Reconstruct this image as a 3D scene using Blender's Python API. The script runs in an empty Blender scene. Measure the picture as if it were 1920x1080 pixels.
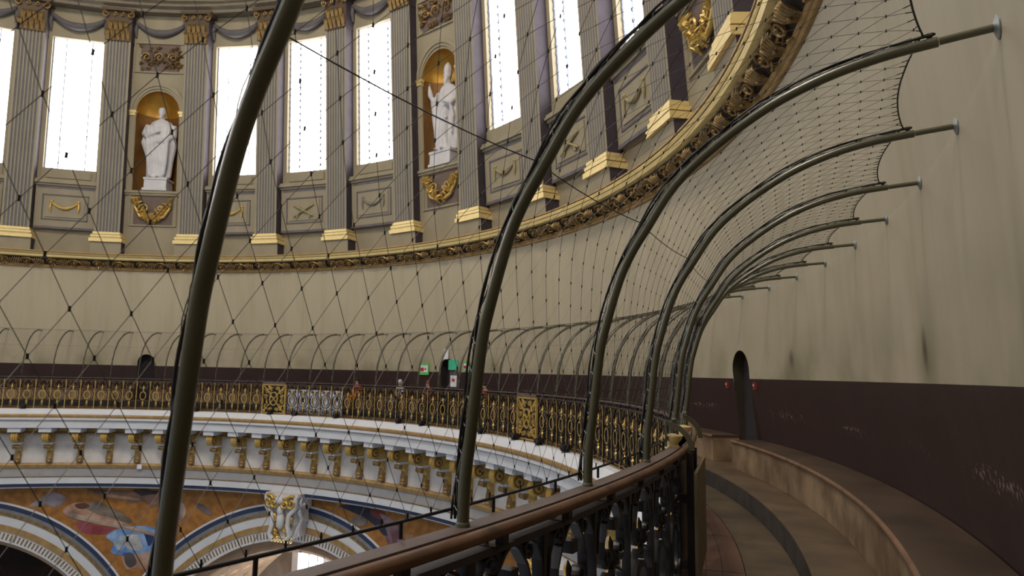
import bpy, math, random
from mathutils import Vector, Matrix
random.seed(7)
SC = bpy.context.scene
COL = SC.collection
PI = math.pi
S = 16.0                       # metres for a rail circle radius of 1
sin, cos, rad = math.sin, math.cos, math.radians

# ------------------------------------------------------------------ camera
YAW, PITCH, ROLL = 0.88355, 0.12836, 0.02103
CAMP = Vector((1.09161*S, 0.0, 0.03179*S))
_f = Vector((-cos(YAW)*cos(PITCH), sin(YAW)*cos(PITCH), sin(PITCH)))
_r = Vector((sin(YAW), cos(YAW), 0.0))
_u = _r.cross(_f)
CR = cos(ROLL)*_r + sin(ROLL)*_u
CU = -sin(ROLL)*_r + cos(ROLL)*_u
cd = bpy.data.cameras.new('camera')
cam = bpy.data.objects.new('camera', cd); COL.objects.link(cam)
M = Matrix.Identity(4)
for i in range(3):
    M[i][0], M[i][1], M[i][2], M[i][3] = CR[i], CU[i], -_f[i], CAMP[i]
cam.matrix_world = M
cd.sensor_width = 36.0
cd.lens = 36.0*1290.39/1920
cd.shift_x = 37.424/1920
cd.shift_y = -7.88/1920
cd.clip_start = 0.02
cd.dof.use_dof = True
cd.dof.focus_distance = 3.6
cd.dof.aperture_fstop = 6.3
SC.camera = cam

def screen(p):
    d = Vector(p)-CAMP; w = d.dot(_f)
    if w < 0.05: return None
    return 960-37.424+1290.39*d.dot(CR)/w, 540-7.88-1290.39*d.dot(CU)/w

# ------------------------------------------------------------------ world, sun, exposure
W = bpy.data.worlds.new('daylight'); SC.world = W
W.use_nodes = True
nt = W.node_tree; nt.nodes.clear()
wo = nt.nodes.new('ShaderNodeOutputWorld'); bg = nt.nodes.new('ShaderNodeBackground')
bg.inputs['Color'].default_value = (0.80, 0.90, 1.0, 1)
bg.inputs['Strength'].default_value = 0.27
nt.links.new(bg.outputs[0], wo.inputs[0])
WINDOW_GLOW = 6.0
def area(name, loc, target, size, power, color=(1, 1, 1)):
    ld = bpy.data.lights.new(name, 'AREA'); ld.energy = power; ld.size = size; ld.color = color
    o = bpy.data.objects.new(name, ld); COL.objects.link(o)
    o.location = loc
    o.rotation_euler = (Vector(target)-Vector(loc)).to_track_quat('-Z', 'Y').to_euler()
    return o
# added warm fill light, aimed at the far curved wall and grazing the near one
area('warm_wall_fill', (10.5, -3.0, 25.0), (-6, 13, 2), 5.0, 4200, (1.0, 0.87, 0.68))
SC.view_settings.view_transform = 'Standard'
SC.view_settings.look = 'None'
SC.view_settings.exposure = 0.0
SC.view_settings.gamma = 1.0
SC.view_settings.use_curve_mapping = False

# ------------------------------------------------------------------ materials
def lin(c):
    return tuple(((x/255)/12.92 if x/255 <= 0.04045 else ((x/255+0.055)/1.055)**2.4) for x in c)
MATS = {}
def mat(name, rgb, rough=0.7, metal=0.0, var=0.12, scale=3.0, bump=0.0, bscale=20.0, rgb2=None, stretch=None, emit=0.0, spec=0.5, coat=0.0):
    m = bpy.data.materials.new(name); m.use_nodes = True; MATS[name] = m
    n = m.node_tree.nodes; l = m.node_tree.links
    b = n['Principled BSDF']
    c = lin(rgb)
    b.inputs['Roughness'].default_value = rough; b.inputs['Metallic'].default_value = metal
    b.inputs['Specular IOR Level'].default_value = spec
    if coat: b.inputs['Coat Weight'].default_value = coat; b.inputs['Coat Roughness'].default_value = 0.25
    tc = n.new('ShaderNodeTexCoord'); mp = n.new('ShaderNodeMapping')
    l.new(tc.outputs['Object'], mp.inputs[0])
    if stretch: mp.inputs['Scale'].default_value = stretch
    no = n.new('ShaderNodeTexNoise'); no.inputs['Scale'].default_value = scale; no.inputs['Detail'].default_value = 5
    l.new(mp.outputs[0], no.inputs['Vector'])
    mx = n.new('ShaderNodeMix'); mx.data_type = 'RGBA'
    ramp = n.new('ShaderNodeMapRange'); ramp.inputs[1].default_value = 0.35; ramp.inputs[2].default_value = 0.65
    l.new(no.outputs['Fac'], ramp.inputs[0]); l.new(ramp.outputs[0], mx.inputs[0])
    if rgb2: c2 = lin(rgb2); c1 = c
    else: c2 = tuple(min(1, x*(1+var)) for x in c); c1 = tuple(x*(1-var) for x in c)
    mx.inputs[6].default_value = (*c1, 1); mx.inputs[7].default_value = (*c2, 1)
    l.new(mx.outputs[2], b.inputs['Base Color'])
    if bump:
        nb = n.new('ShaderNodeTexNoise'); nb.inputs['Scale'].default_value = bscale; nb.inputs['Detail'].default_value = 4
        l.new(mp.outputs[0], nb.inputs['Vector'])
        bp = n.new('ShaderNodeBump'); bp.inputs['Strength'].default_value = bump; bp.inputs['Distance'].default_value = 0.02
        l.new(nb.outputs['Fac'], bp.inputs['Height']); l.new(bp.outputs[0], b.inputs['Normal'])
    if emit:
        b.inputs['Emission Color'].default_value = (*c, 1); b.inputs['Emission Strength'].default_value = emit
    return m

STONE = mat('painted_stone', (150, 140, 118), 0.75, var=0.08, scale=1.5, stretch=(1, 1, .4))
STONE_D = mat('mauve_ground', (108, 92, 84), 0.8, var=0.1)
FLUTE = mat('flute_grey', (122, 120, 121), 0.8, var=0.08)
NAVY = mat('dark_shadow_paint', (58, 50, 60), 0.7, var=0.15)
LINEP = mat('painted_line_slate', (104, 98, 104), 0.8)
GOLD = mat('gold_leaf', (198, 166, 92), 0.4, 0.45, var=0.14, scale=6)
GOLD_B = mat('bright_gold_leaf', (244, 220, 156), 0.42, 0.45, var=0.06, scale=4)
GOLD_D = mat('old_gold', (152, 124, 80), 0.36, 0.6, var=0.3, scale=9)
GOLD_M = mat('gilded_moulding', (172, 140, 92), 0.5, 0.35, var=0.15, scale=5)
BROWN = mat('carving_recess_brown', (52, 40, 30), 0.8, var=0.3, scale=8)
WHITE = mat('white_plaster', (206, 209, 218), 0.7, var=0.04, scale=2)
WHITE_O = mat('off_white_plaster', (212, 208, 208), 0.75, var=0.08, scale=3)
MARBLE = mat('white_marble', (196, 194, 198), 0.45, var=0.05, scale=4, bump=0.15, bscale=14)
BLUEB = mat('blue_band', (40, 52, 84), 0.6, var=0.1)
GREYB = mat('grey_band', (120, 122, 130), 0.7)
IRON = mat('black_iron', (44, 42, 46), 0.38, 0.55, var=0.15, scale=12, spec=0.6)
IRON_T = mat('worn_iron_top', (70, 66, 72), 0.5, 0.3, var=0.12, scale=8)
OLIVE = mat('olive_paint', (78, 76, 56), 0.36, 0.0, var=0.05, scale=5, coat=0.8)
CABLE = mat('black_cable', (26, 24, 26), 0.45, 0.2, var=0.2, scale=20)
WIRE = mat('steel_wire', (98, 92, 86), 0.45, 0.6, var=0.1)
FERR = mat('dark_ferrule', (38, 34, 32), 0.5, 0.4)
GALV = mat('galvanised_steel', (150, 154, 156), 0.45, 0.7, var=0.15, scale=30)
PLANK = mat('purple_brown_plank', (94, 80, 76), 0.55, var=0.1, scale=2, stretch=(6, 6, 6), bump=0.1, bscale=30)
WOOD = mat('varnished_handrail_wood', (112, 80, 58), 0.5, rgb2=(86, 60, 44), scale=5, bump=0.06, bscale=30)
BENCHTOP = mat('bench_top_wood', (80, 62, 48), 0.55, rgb2=(60, 46, 36), scale=1.6, bump=0.12, bscale=8)
BENCHEDGE = mat('bench_nosing_wood', (128, 98, 74), 0.55, rgb2=(104, 78, 58), scale=4)
BENCHFR = mat('worn_bench_front', (158, 134, 106), 0.75, rgb2=(112, 90, 68), scale=2.5, bump=0.2, bscale=12)
STEPM = mat('worn_step_stone', (104, 86, 68), 0.45, rgb2=(80, 66, 52), scale=2, bump=0.3, bscale=6)
STEPF = mat('step_riser_dark', (66, 60, 54), 0.7, rgb2=(44, 40, 38), scale=5)
FLOORM = mat('walkway_stone', (100, 86, 70), 0.5, rgb2=(78, 66, 54), scale=2.2, bump=0.3, bscale=7)
TILES = mat('reddish_floor_boards', (118, 84, 70), 0.6, rgb2=(98, 70, 58), scale=2)
DARKIN = mat('dark_doorway', (34, 28, 32), 0.9, var=0.2)
OLIVEJ = mat('olive_jamb', (58, 50, 36), 0.8, var=0.15)
MOSG = mat('gold_mosaic_ground', (172, 118, 52), 0.6, 0.1, rgb2=(140, 92, 44), scale=4, bump=0.3, bscale=60)
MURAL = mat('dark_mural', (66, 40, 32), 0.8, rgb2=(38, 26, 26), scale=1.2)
VAULT = mat('vault_rib_stone', (176, 150, 126), 0.7, var=0.08)
GLASSM = mat('bright_daylit_window', (255, 252, 250), 0.5, var=0.0, emit=WINDOW_GLOW)
LEAD = mat('window_lead', (120, 130, 150), 0.6, var=0.1)

def plain(name, rgb, rough=0.7, var=0.1, scale=3, metal=0.0):
    return MATS.get(name) or mat(name, rgb, rough, metal, var, scale)

# drum wall: cream over maroon, with its damp stains
def wall_material():
    m = mat('cream_wall_paint', (178, 167, 144), 0.62, var=0.05, scale=0.5, stretch=(1, 1, .35))
    n = m.node_tree.nodes; l = m.node_tree.links; b = n['Principled BSDF']
    base = b.inputs['Base Color'].links[0].from_socket
    tc = n.new('ShaderNodeTexCoord')
    # vertical streaks
    mp = n.new('ShaderNodeMapping'); mp.inputs['Scale'].default_value = (2.2, 2.2, 0.12); l.new(tc.outputs['Object'], mp.inputs[0])
    no = n.new('ShaderNodeTexNoise'); no.inputs['Scale'].default_value = 1.6; no.inputs['Detail'].default_value = 6; l.new(mp.outputs[0], no.inputs['Vector'])
    r = n.new('ShaderNodeMapRange'); r.inputs[1].default_value = .45; r.inputs[2].default_value = .75; r.inputs[4].default_value = .42; l.new(no.outputs['Fac'], r.inputs[0])
    mx = n.new('ShaderNodeMix'); mx.data_type = 'RGBA'; l.new(r.outputs[0], mx.inputs[0]); l.new(base, mx.inputs[6]); mx.inputs[7].default_value = (*lin((150, 142, 112)), 1)
    cur = mx.outputs[2]
    no2 = n.new('ShaderNodeTexNoise'); no2.inputs['Scale'].default_value = 1.1; no2.inputs['Detail'].default_value = 6; l.new(tc.outputs['Object'], no2.inputs['Vector'])
    sepz = n.new('ShaderNodeSeparateXYZ'); l.new(tc.outputs['Object'], sepz.inputs[0])
    bz = n.new('ShaderNodeMapRange'); bz.inputs[1].default_value = .5; bz.inputs[2].default_value = 1.3; bz.inputs[3].default_value = .75; bz.inputs[4].default_value = 0; l.new(sepz.outputs['Z'], bz.inputs[0])
    bn = n.new('ShaderNodeMapRange'); bn.inputs[1].default_value = .42; bn.inputs[2].default_value = .7; l.new(no2.outputs['Fac'], bn.inputs[0])
    bm = n.new('ShaderNodeMath'); bm.operation = 'MULTIPLY'; l.new(bz.outputs[0], bm.inputs[0]); l.new(bn.outputs[0], bm.inputs[1])
    md = n.new('ShaderNodeMix'); md.data_type = 'RGBA'; l.new(bm.outputs[0], md.inputs[0]); l.new(cur, md.inputs[6]); md.inputs[7].default_value = (*lin((116, 112, 84)), 1); cur = md.outputs[2]
    def spot(a, z, sx, sz, k, rgb, cur):
        R = 1.1065*S
        sub = n.new('ShaderNodeVectorMath'); sub.operation = 'SUBTRACT'; l.new(tc.outputs['Object'], sub.inputs[0]); sub.inputs[1].default_value = (R*cos(rad(a)), R*sin(rad(a)), z*S)
        sc = n.new('ShaderNodeVectorMath'); sc.operation = 'MULTIPLY'; l.new(sub.outputs[0], sc.inputs[0]); sc.inputs[1].default_value = (1/sx, 1/sx, 1/sz)
        ln = n.new('ShaderNodeVectorMath'); ln.operation = 'LENGTH'; l.new(sc.outputs[0], ln.inputs[0])
        add = n.new('ShaderNodeMath'); add.operation = 'ADD'; l.new(ln.outputs['Value'], add.inputs[0]); l.new(no.outputs['Fac'], add.inputs[1])
        rr = n.new('ShaderNodeMapRange'); rr.inputs[1].default_value = .6; rr.inputs[2].default_value = 1.6; rr.inputs[3].default_value = k; rr.inputs[4].default_value = 0; l.new(add.outputs[0], rr.inputs[0])
        m2 = n.new('ShaderNodeMix'); m2.data_type = 'RGBA'; l.new(rr.outputs[0], m2.inputs[0]); l.new(cur, m2.inputs[6]); m2.inputs[7].default_value = (*lin(rgb), 1)
        return m2.outputs[2]
    for a, z, sx, sz, k in [(18.96, .0405, .36, .30, .6), (34.2, .042, .40, .32, .5), (49, .042, .4, .3, .35), (64.1, .044, .45, .35, .4), (79.1, .042, .5, .35, .45), (109.8, .045, .5, .4, .4), (124.6, .045, .5, .4, .5), (139.3, .044, .55, .4, .45)]:
        cur = spot(a, z, sx, sz, k, (104, 98, 66), cur)
    for a, z, sx, sz, k in [(18.96, .0462, .10, .20, .95), (34.2, .0490, .12, .14, .75), (124.6, .0485, .12, .1, .5), (79.1, .046, .12, .1, .5)]:
        cur = spot(a, z, sx, sz, k, (62, 50, 44), cur)
    l.new(cur, b.inputs['Base Color'])
    return m
CREAM = wall_material()
def maroon_material():
    m = mat('maroon_dado_paint', (52, 33, 32), 0.5, var=0.08, scale=1.2)
    n = m.node_tree.nodes; l = m.node_tree.links; b = n['Principled BSDF']
    base = b.inputs['Base Color'].links[0].from_socket
    tc = n.new('ShaderNodeTexCoord')
    sep = n.new('ShaderNodeSeparateXYZ'); l.new(tc.outputs['Object'], sep.inputs[0])
    no = n.new('ShaderNodeTexNoise'); no.inputs['Scale'].default_value = 26; no.inputs['Detail'].default_value = 8; l.new(tc.outputs['Object'], no.inputs['Vector'])
    # a band of scuffs about shoulder height above the bench
    d = n.new('ShaderNodeMath'); d.operation = 'ADD'; l.new(sep.outputs['Z'], d.inputs[0]); d.inputs[1].default_value = 0.015
    ab = n.new('ShaderNodeMath'); ab.operation = 'ABSOLUTE'; l.new(d.outputs[0], ab.inputs[0])
    band = n.new('ShaderNodeMapRange'); band.inputs[1].default_value = 0.0; band.inputs[2].default_value = .13; band.inputs[3].default_value = .20; band.inputs[4].default_value = 0; l.new(ab.outputs[0], band.inputs[0])
    lo = n.new('ShaderNodeTexNoise'); lo.inputs['Scale'].default_value = .9; lo.inputs['Detail'].default_value = 3; l.new(tc.outputs['Object'], lo.inputs['Vector'])
    lr = n.new('ShaderNodeMapRange'); lr.inputs[1].default_value = .42; lr.inputs[2].default_value = .62; l.new(lo.outputs['Fac'], lr.inputs[0])
    bl = n.new('ShaderNodeMath'); bl.operation = 'MULTIPLY'; l.new(lr.outputs[0], bl.inputs[0]); l.new(band.outputs[0], bl.inputs[1])
    s = n.new('ShaderNodeMath'); s.operation = 'ADD'; l.new(no.outputs['Fac'], s.inputs[0]); l.new(bl.outputs[0], s.inputs[1])
    r = n.new('ShaderNodeMapRange'); r.inputs[1].default_value = .72; r.inputs[2].default_value = .78; r.inputs[4].default_value = .6; l.new(s.outputs[0], r.inputs[0])
    mx = n.new('ShaderNodeMix'); mx.data_type = 'RGBA'; l.new(r.outputs[0], mx.inputs[0]); l.new(base, mx.inputs[6]); mx.inputs[7].default_value = (*lin((150, 130, 124)), 1)
    l.new(mx.outputs[2], b.inputs['Base Color'])
    return m
MAROON = maroon_material()

# ------------------------------------------------------------------ mesh helpers
def P(R, a, z): return Vector((S*R*cos(rad(a)), S*R*sin(rad(a)), S*z))
class MB:
    def __init__(s): s.v = []; s.f = []; s.m = []
    def add(s, vs, fs, mi=0):
        o = len(s.v); s.v += [tuple(v) for v in vs]; s.f += [tuple(i+o for i in f) for f in fs]
        s.m += ([mi]*len(fs) if isinstance(mi, int) else list(mi))
    def hexa(s, c, mi=0):     # 8 corners: bottom 4 ccw, top 4 ccw
        s.add(c, [(0, 3, 2, 1), (4, 5, 6, 7), (0, 1, 5, 4), (1, 2, 6, 5), (2, 3, 7, 6), (3, 0, 4, 7)], mi)
    def box(s, x0, x1, y0, y1, z0, z1, mi=0, shear=0.0):
        a, b = shear*z0, shear*z1
        s.hexa([(x0+a, y0, z0), (x1+a, y0, z0), (x1+a, y1, z0), (x0+a, y1, z0), (x0+b, y0, z1), (x1+b, y0, z1), (x1+b, y1, z1), (x0+b, y1, z1)], mi)
    def tube(s, pts, r, n=8, mi=0, cap=True, closed=False, up=None):
        pts = [Vector(p) for p in pts]; N = len(pts); rr = r if isinstance(r, (list, tuple)) else [r]*N
        vs = []; prev = None
        for i, p in enumerate(pts):
            if closed: t = pts[(i+1) % N]-pts[i-1]
            else: t = pts[min(i+1, N-1)]-pts[max(i-1, 0)]
            t.normalize()
            if prev is None:
                ref = Vector((0, 0, 1)) if abs(t.z) < .9 else Vector((1, 0, 0))
                if up: ref = Vector(up)
                x = t.cross(ref).normalized()
            else:
                x = (prev-t*prev.dot(t)).normalized()
            prev = x; y = t.cross(x)
            for k in range(n):
                a = 2*PI*k/n; vs.append(p+x*(rr[i]*cos(a))+y*(rr[i]*sin(a)))
        fs = []
        for i in range(N if closed else N-1):
            j = (i+1) % N
            for k in range(n): fs.append((i*n+k, i*n+(k+1) % n, j*n+(k+1) % n, j*n+k))
        if cap and not closed: fs += [tuple(range(n))[::-1], tuple((N-1)*n+k for k in range(n))]
        s.add(vs, fs, mi)
    def ribbon(s, pts, x0, x1, t, mi=0, closed=False):
        # flat bar: path in (y,z), depth from x0 to x1, thickness t; mi may be (inner, rest)
        N = len(pts); vs = []
        for i, (y, z) in enumerate(pts):
            if closed: a, b = pts[i-1], pts[(i+1) % N]
            else: a, b = pts[max(i-1, 0)], pts[min(i+1, N-1)]
            dy, dz = b[0]-a[0], b[1]-a[1]; L = math.hypot(dy, dz) or 1
            ny, nz = -dz/L*t/2, dy/L*t/2
            vs += [(x0, y-ny, z-nz), (x0, y+ny, z+nz), (x1, y+ny, z+nz), (x1, y-ny, z-nz)]
        inner, rest = (mi if isinstance(mi, tuple) else (mi, mi))
        fs = []; ms = []
        for i in range(N if closed else N-1):
            j = (i+1) % N
            for k in range(4):
                fs.append((i*4+k, i*4+(k+1) % 4, j*4+(k+1) % 4, j*4+k)); ms.append(inner if k == 0 else rest)
        if not closed: fs += [(3, 2, 1, 0), tuple((N-1)*4+k for k in range(4))]; ms += [rest, rest]
        s.add(vs, fs, ms)
    def lathe(s, prof, c=(0, 0, 0), n=12, mi=0, axis='z', sq=1.0):
        vs = []; c = Vector(c)
        for r, h in prof:
            for k in range(n):
                a = 2*PI*k/n; x, y = r*cos(a), r*sin(a)*sq
                vs.append(c+(Vector((x, y, h)) if axis == 'z' else Vector((h, x, y)) if axis == 'x' else Vector((x, h, y))))
        N = len(prof); fs = [(i*n+k, i*n+(k+1) % n, (i+1)*n+(k+1) % n, (i+1)*n+k) for i in range(N-1) for k in range(n)]
        fs += [tuple(range(n))[::-1], tuple((N-1)*n+k for k in range(n))]
        s.add(vs, fs, mi)
    def ball(s, c, r, n=8, mi=0, rot=None):
        r = r if isinstance(r, (tuple, list)) else (r, r, r); c = Vector(c)
        vs = []; m = max(4, n//2+1)
        for i in range(1, m):
            for k in range(n):
                p = PI*i/m; a = 2*PI*k/n
                q = Vector((r[0]*sin(p)*cos(a), r[1]*sin(p)*sin(a), r[2]*cos(p)))
                if rot: q = rot @ q
                vs.append(c+q)
        q = Vector((0, 0, r[2])); q = rot @ q if rot else q
        vs += [c+q, c-q]; T = len(vs)-2
        fs = [(i*n+k, (i+1)*n+k, (i+1)*n+(k+1) % n, i*n+(k+1) % n) for i in range(m-2) for k in range(n)]
        fs += [(T, k, (k+1) % n) for k in range(n)] + [(T+1, (m-2)*n+(k+1) % n, (m-2)*n+k) for k in range(n)]
        s.add(vs, fs, mi)
    def sweep(s, prof, azs, mi=0, closed=True, caps=True, off=None):
        # prof: list of (R, z) in rail radii; swept round the dome axis over azimuths (degrees)
        n = len(prof); vs = []
        for a in azs:
            d = off(a) if off else 0.0
            for R, z in prof: vs.append(P(R+d, a, z))
        fs = []; ms = []
        for i in range(len(azs)-1):
            for k in range(n if closed else n-1):
                fs.append((i*n+k, i*n+(k+1) % n, (i+1)*n+(k+1) % n, (i+1)*n+k)); ms.append(mi if isinstance(mi, int) else mi[k])
        if closed and caps: 
            fs += [tuple(range(n))[::-1], tuple((len(azs)-1)*n+k for k in range(n))]; ms += [ms[0], ms[0]]
        s.add(vs, fs, ms)
    def cbox(s, R0, R1, a0, a1, z0, z1, mi=0, step=1.5):
        n = max(1, int(abs(a1-a0)/step)); s.sweep([(R0, z0), (R1, z0), (R1, z1), (R0, z1)], [a0+(a1-a0)*i/n for i in range(n+1)], mi)
    def build(s, name, mats, parent=None, smooth=None, loc=None):
        me = bpy.data.meshes.new(name); me.from_pydata(s.v, [], s.f)
        for m in (mats if isinstance(mats, (list, tuple)) else [mats]): me.materials.append(m)
        me.polygons.foreach_set('material_index', s.m)
        me.update()
        if smooth is not None:
            me.polygons.foreach_set('use_smooth', [True]*len(me.polygons)); me.set_sharp_from_angle(angle=rad(smooth))
        o = bpy.data.objects.new(name, me); COL.objects.link(o)
        if parent: o.parent = parent
        if loc: o.location = loc
        return o
def thing(name, label, cat, loc=(0, 0, 0), rotz=0.0, group=None):
    o = bpy.data.objects.new(name, None); COL.objects.link(o); o.empty_display_size = .1
    o.location = loc; o.rotation_euler = (0, 0, rotz); o['label'] = label; o['category'] = cat
    if group: o['group'] = group
    return o
def tag(o, label, cat, group=None):
    o['label'] = label; o['category'] = cat
    if group: o['group'] = group
    return o
def struct(o): o['kind'] = 'structure'; return o
def dup(root, loc, rotz, label, group=None):
    r = root.copy(); COL.objects.link(r); r.location = loc; r.rotation_euler = (0, 0, rotz); r['label'] = label
    if group: r['group'] = group
    for ch in list(root.children):
        c = ch.copy(); COL.objects.link(c); c.parent = r
        for g in list(ch.children):
            d = g.copy(); COL.objects.link(d); d.parent = c
    return r
ORD = ['first', 'second', 'third', 'fourth', 'fifth', 'sixth', 'seventh', 'eighth', 'ninth', 'tenth', 'eleventh', 'twelfth', 'thirteenth', 'fourteenth', 'fifteenth', 'sixteenth', 'seventeenth', 'eighteenth', 'nineteenth', 'twentieth', 'twenty-first', 'twenty-second', 'twenty-third', 'twenty-fourth', 'twenty-fifth', 'twenty-sixth', 'twenty-seventh', 'twenty-eighth', 'twenty-ninth', 'thirtieth', 'thirty-first', 'thirty-second', 'thirty-third']
def azr(a0, a1, step=1.25):
    n = max(1, int(round(abs(a1-a0)/step))); return [a0+(a1-a0)*i/n for i in range(n+1)]
def lerp_tab(tab, a):
    if a <= tab[0][0]: return tab[0][1]
    for (x0, y0), (x1, y1) in zip(tab, tab[1:]):
        if a <= x1:
            t = (a-x0)/(x1-x0); t = t*t*(3-2*t); return y0+(y1-y0)*t
    return tab[-1][1]

# ------------------------------------------------------------------ drum wall
def RW(z, a=200.0):
    pts = [(-.09, 1.1165), (-.0295, 1.116), (.031, 1.1068), (.116, 1.1033), (.275, 1.0886)]
    for (z0, r0), (z1, r1) in zip(pts, pts[1:]):
        if z <= z1: r = r0+(r1-r0)*max(0, (z-z0))/(z1-z0); break
    else: r = 1.0886
    return r
ZD = .031
FLOORZ = -.0722; ZST = -.057
doors = [(41.06, 1.12, 'near'), (86.6, 1.12, 'mid'), (131.9, 1.12, 'far')]
def drum_wall():
    mb = MB()
    zl = [FLOORZ-.01, -.0295, 0.0, ZD, .0604, .116, .2, .277]
    cuts = sorted(doors)
    azs = []
    spans = [(-200, cuts[0][0]-cuts[0][1])] + [(cuts[i][0]+cuts[i][1], cuts[i+1][0]-cuts[i+1][1]) for i in range(2)] + [(cuts[2][0]+cuts[2][1], 160)]
    for a0, a1 in spans:
        A = azr(a0, a1, 1.0)
        for i in range(len(A)-1):
            for j in range(len(zl)-1):
                mb.add([P(RW(zl[j], A[i]), A[i], zl[j]), P(RW(zl[j], A[i+1]), A[i+1], zl[j]), P(RW(zl[j+1], A[i+1]), A[i+1], zl[j+1]), P(RW(zl[j+1], A[i]), A[i], zl[j+1])], [(3, 2, 1, 0)], 0 if zl[j] >= ZD-1e-6 else 1)
    for ac, hw, nm in cuts:
        # arched head
        zs = .0604-hw*PI/180*1.1; n = 16
        arc = [(ac-hw*cos(PI*k/n), zs+(0.0604-zs)*sin(PI*k/n)) for k in range(n+1)]
        zt = .075
        for k in range(n):
            (a0, z0), (a1, z1) = arc[k], arc[k+1]
            mb.add([P(RW(z0, a0), a0, z0), P(RW(z1, a1), a1, z1), P(RW(zt, a1), a1, zt), P(RW(zt, a0), a0, zt)], [(0, 1, 2, 3)], 0)
        A = azr(ac-hw, ac+hw, .6)
        for i in range(len(A)-1):
            for z0, z1 in ((zt, .116), (.116, .2), (.2, .277)):
                mb.add([P(RW(z0), A[i], z0), P(RW(z0), A[i+1], z0), P(RW(z1), A[i+1], z1), P(RW(z1), A[i], z1)], [(0, 1, 2, 3)], 0)
    # side bits between zs-level rows are covered by the spans; fill the small strip between head top and rows
    o = struct(mb.build('wall_drum', [CREAM, MAROON]))
    for ac, hw, nm in cuts:
        d = MB(); zs = .0604-hw*PI/180*1.1; n = 16
        path = [(ac-hw, ZST)]+[(ac-hw*cos(PI*k/n), zs+(0.0604-zs)*sin(PI*k/n)) for k in range(n+1)]+[(ac+hw, ZST)]
        dep = .011 if nm == 'near' else .02
        for (a0, z0), (a1, z1) in zip(path, path[1:]):
            d.add([P(RW(z0, a0)-.0002, a0, z0), P(RW(z1, a1)-.0002, a1, z1), P(1.1064+dep, a1, z1), P(1.1064+dep, a0, z0)], [(0, 1, 2, 3)], 0)
        ctr = P(1.1064+dep, ac, 0.0)
        d.add([P(1.1064+dep, a, z) for a, z in path], [tuple(range(len(path)))], 1)
        struct(d.build('door_%d' % (1+[c[2] for c in cuts].index(nm)), [OLIVEJ if nm == 'near' else DARKIN, DARKIN]))
drum_wall()

# walkway floor, step, benches
ZB = -.0295
def be(a): return 1.0846
GA = azr(-14, 158, 1.0)
mb = MB(); mb.sweep([(1.0042, FLOORZ-.012), (1.0296, FLOORZ-.012), (1.0296, FLOORZ), (1.0042, FLOORZ)], GA)
for R_ in (1.0095, 1.0180):
    mb.sweep([(R_, FLOORZ), (R_+.0003, FLOORZ), (R_+.0003, FLOORZ+.00005), (R_, FLOORZ+.00005)], GA, 1)
for a_ in azr(-13, 157, 5.0): mb.cbox(1.0045, 1.0292, a_, a_+.03, FLOORZ, FLOORZ+.00005, 1)
flo = struct(mb.build('floor_boards', [TILES, DARKIN])); flo.name = 'floor_1'
mb = MB()
for a in azr(-12, 60, 3.75)[1:]:
    pass
mb.sweep([(1.0300, FLOORZ-.012), (1.0572, FLOORZ-.012), (1.0572, FLOORZ+.0002), (1.0300, FLOORZ+.0002)], GA)
struct(mb.build('floor_2', FLOORM))
mb = MB()
mb.sweep([(1.0573, FLOORZ-.012), (1.125, FLOORZ-.012), (1.125, ZST), (1.0582, ZST), (1.0575, ZST-.0004), (1.0573, ZST-.0012)], GA, [1, 1, 0, 0, 0, 1])
struct(mb.build('floor_step', [STEPM, STEPF], smooth=40)).name = 'floor_3'
def bench(name, a0, a1, label):
    t = thing('gallery_bench', label, 'bench', P(1.10, (a0+a1)/2, ZST), group=None)
    base = Vector(t.location)
    A = azr(a0, a1, .9)
    def rel(mb): mb.v = [tuple(Vector(v)-base) for v in mb.v]; return mb
    f = MB(); vs = []
    for a in A:
        vs += [P(be(a)+.0013, a, ZST+.0002), P(RW(ZB, a)-.0006, a, ZST+.0002), P(RW(ZB, a)-.0006, a, ZB-.0032), P(be(a)+.0015, a, ZB-.0032)]
    n = 4; fs = [(i*n+k, i*n+(k+1) % n, (i+1)*n+(k+1) % n, (i+1)*n+k) for i in range(len(A)-1) for k in range(n)]+[(3, 2, 1, 0), tuple((len(A)-1)*4+k for k in range(4))]
    f.add(vs, fs); rel(f).build('bench_front', BENCHFR, t)
    f = MB(); vs = []; pr = []
    for a in A:
        e = be(a)
        row = [(RW(ZB, a)-.0006, ZB-.0032), (e+.0014, ZB-.0032)]
        for k in range(7):
            th = PI/2+PI*k/6; row.append((e+.0011+.0011*cos(th), ZB-.0011-.0011*sin(th)) if False else (e+.0016-.0016*sin(PI*k/6), ZB-.0016-.0016*cos(PI*k/6)))
        row += [(RW(ZB, a)-.0006, ZB)]
        vs += [P(R, a, z) for R, z in row]; n = len(row)
    fs = []; ms = []
    for i in range(len(A)-1):
        for k in range(n):
            fs.append((i*n+k, i*n+(k+1) % n, (i+1)*n+(k+1) % n, (i+1)*n+k)); ms.append(1 if 1 <= k <= n-3 else 0)
    fs += [tuple(range(n))[::-1], tuple((len(A)-1)*n+k for k in range(n))]; ms += [0, 0]
    f.add(vs, fs, ms); rel(f).build('seat', [BENCHTOP, BENCHEDGE], t, smooth=35)
    return t
bench('b', -13, 39.75, 'long curved wooden bench along the maroon wall, nearest one at right')
bench('b', 42.6, 85.2, 'curved bench just beyond the narrow arched doorway, behind the railing')
bench('b', 88.0, 130.5, 'far curved bench seen through the gilded railing at mid picture')
bench('b', 133.3, 157, 'far curved bench seen through the railing at left edge')

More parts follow.
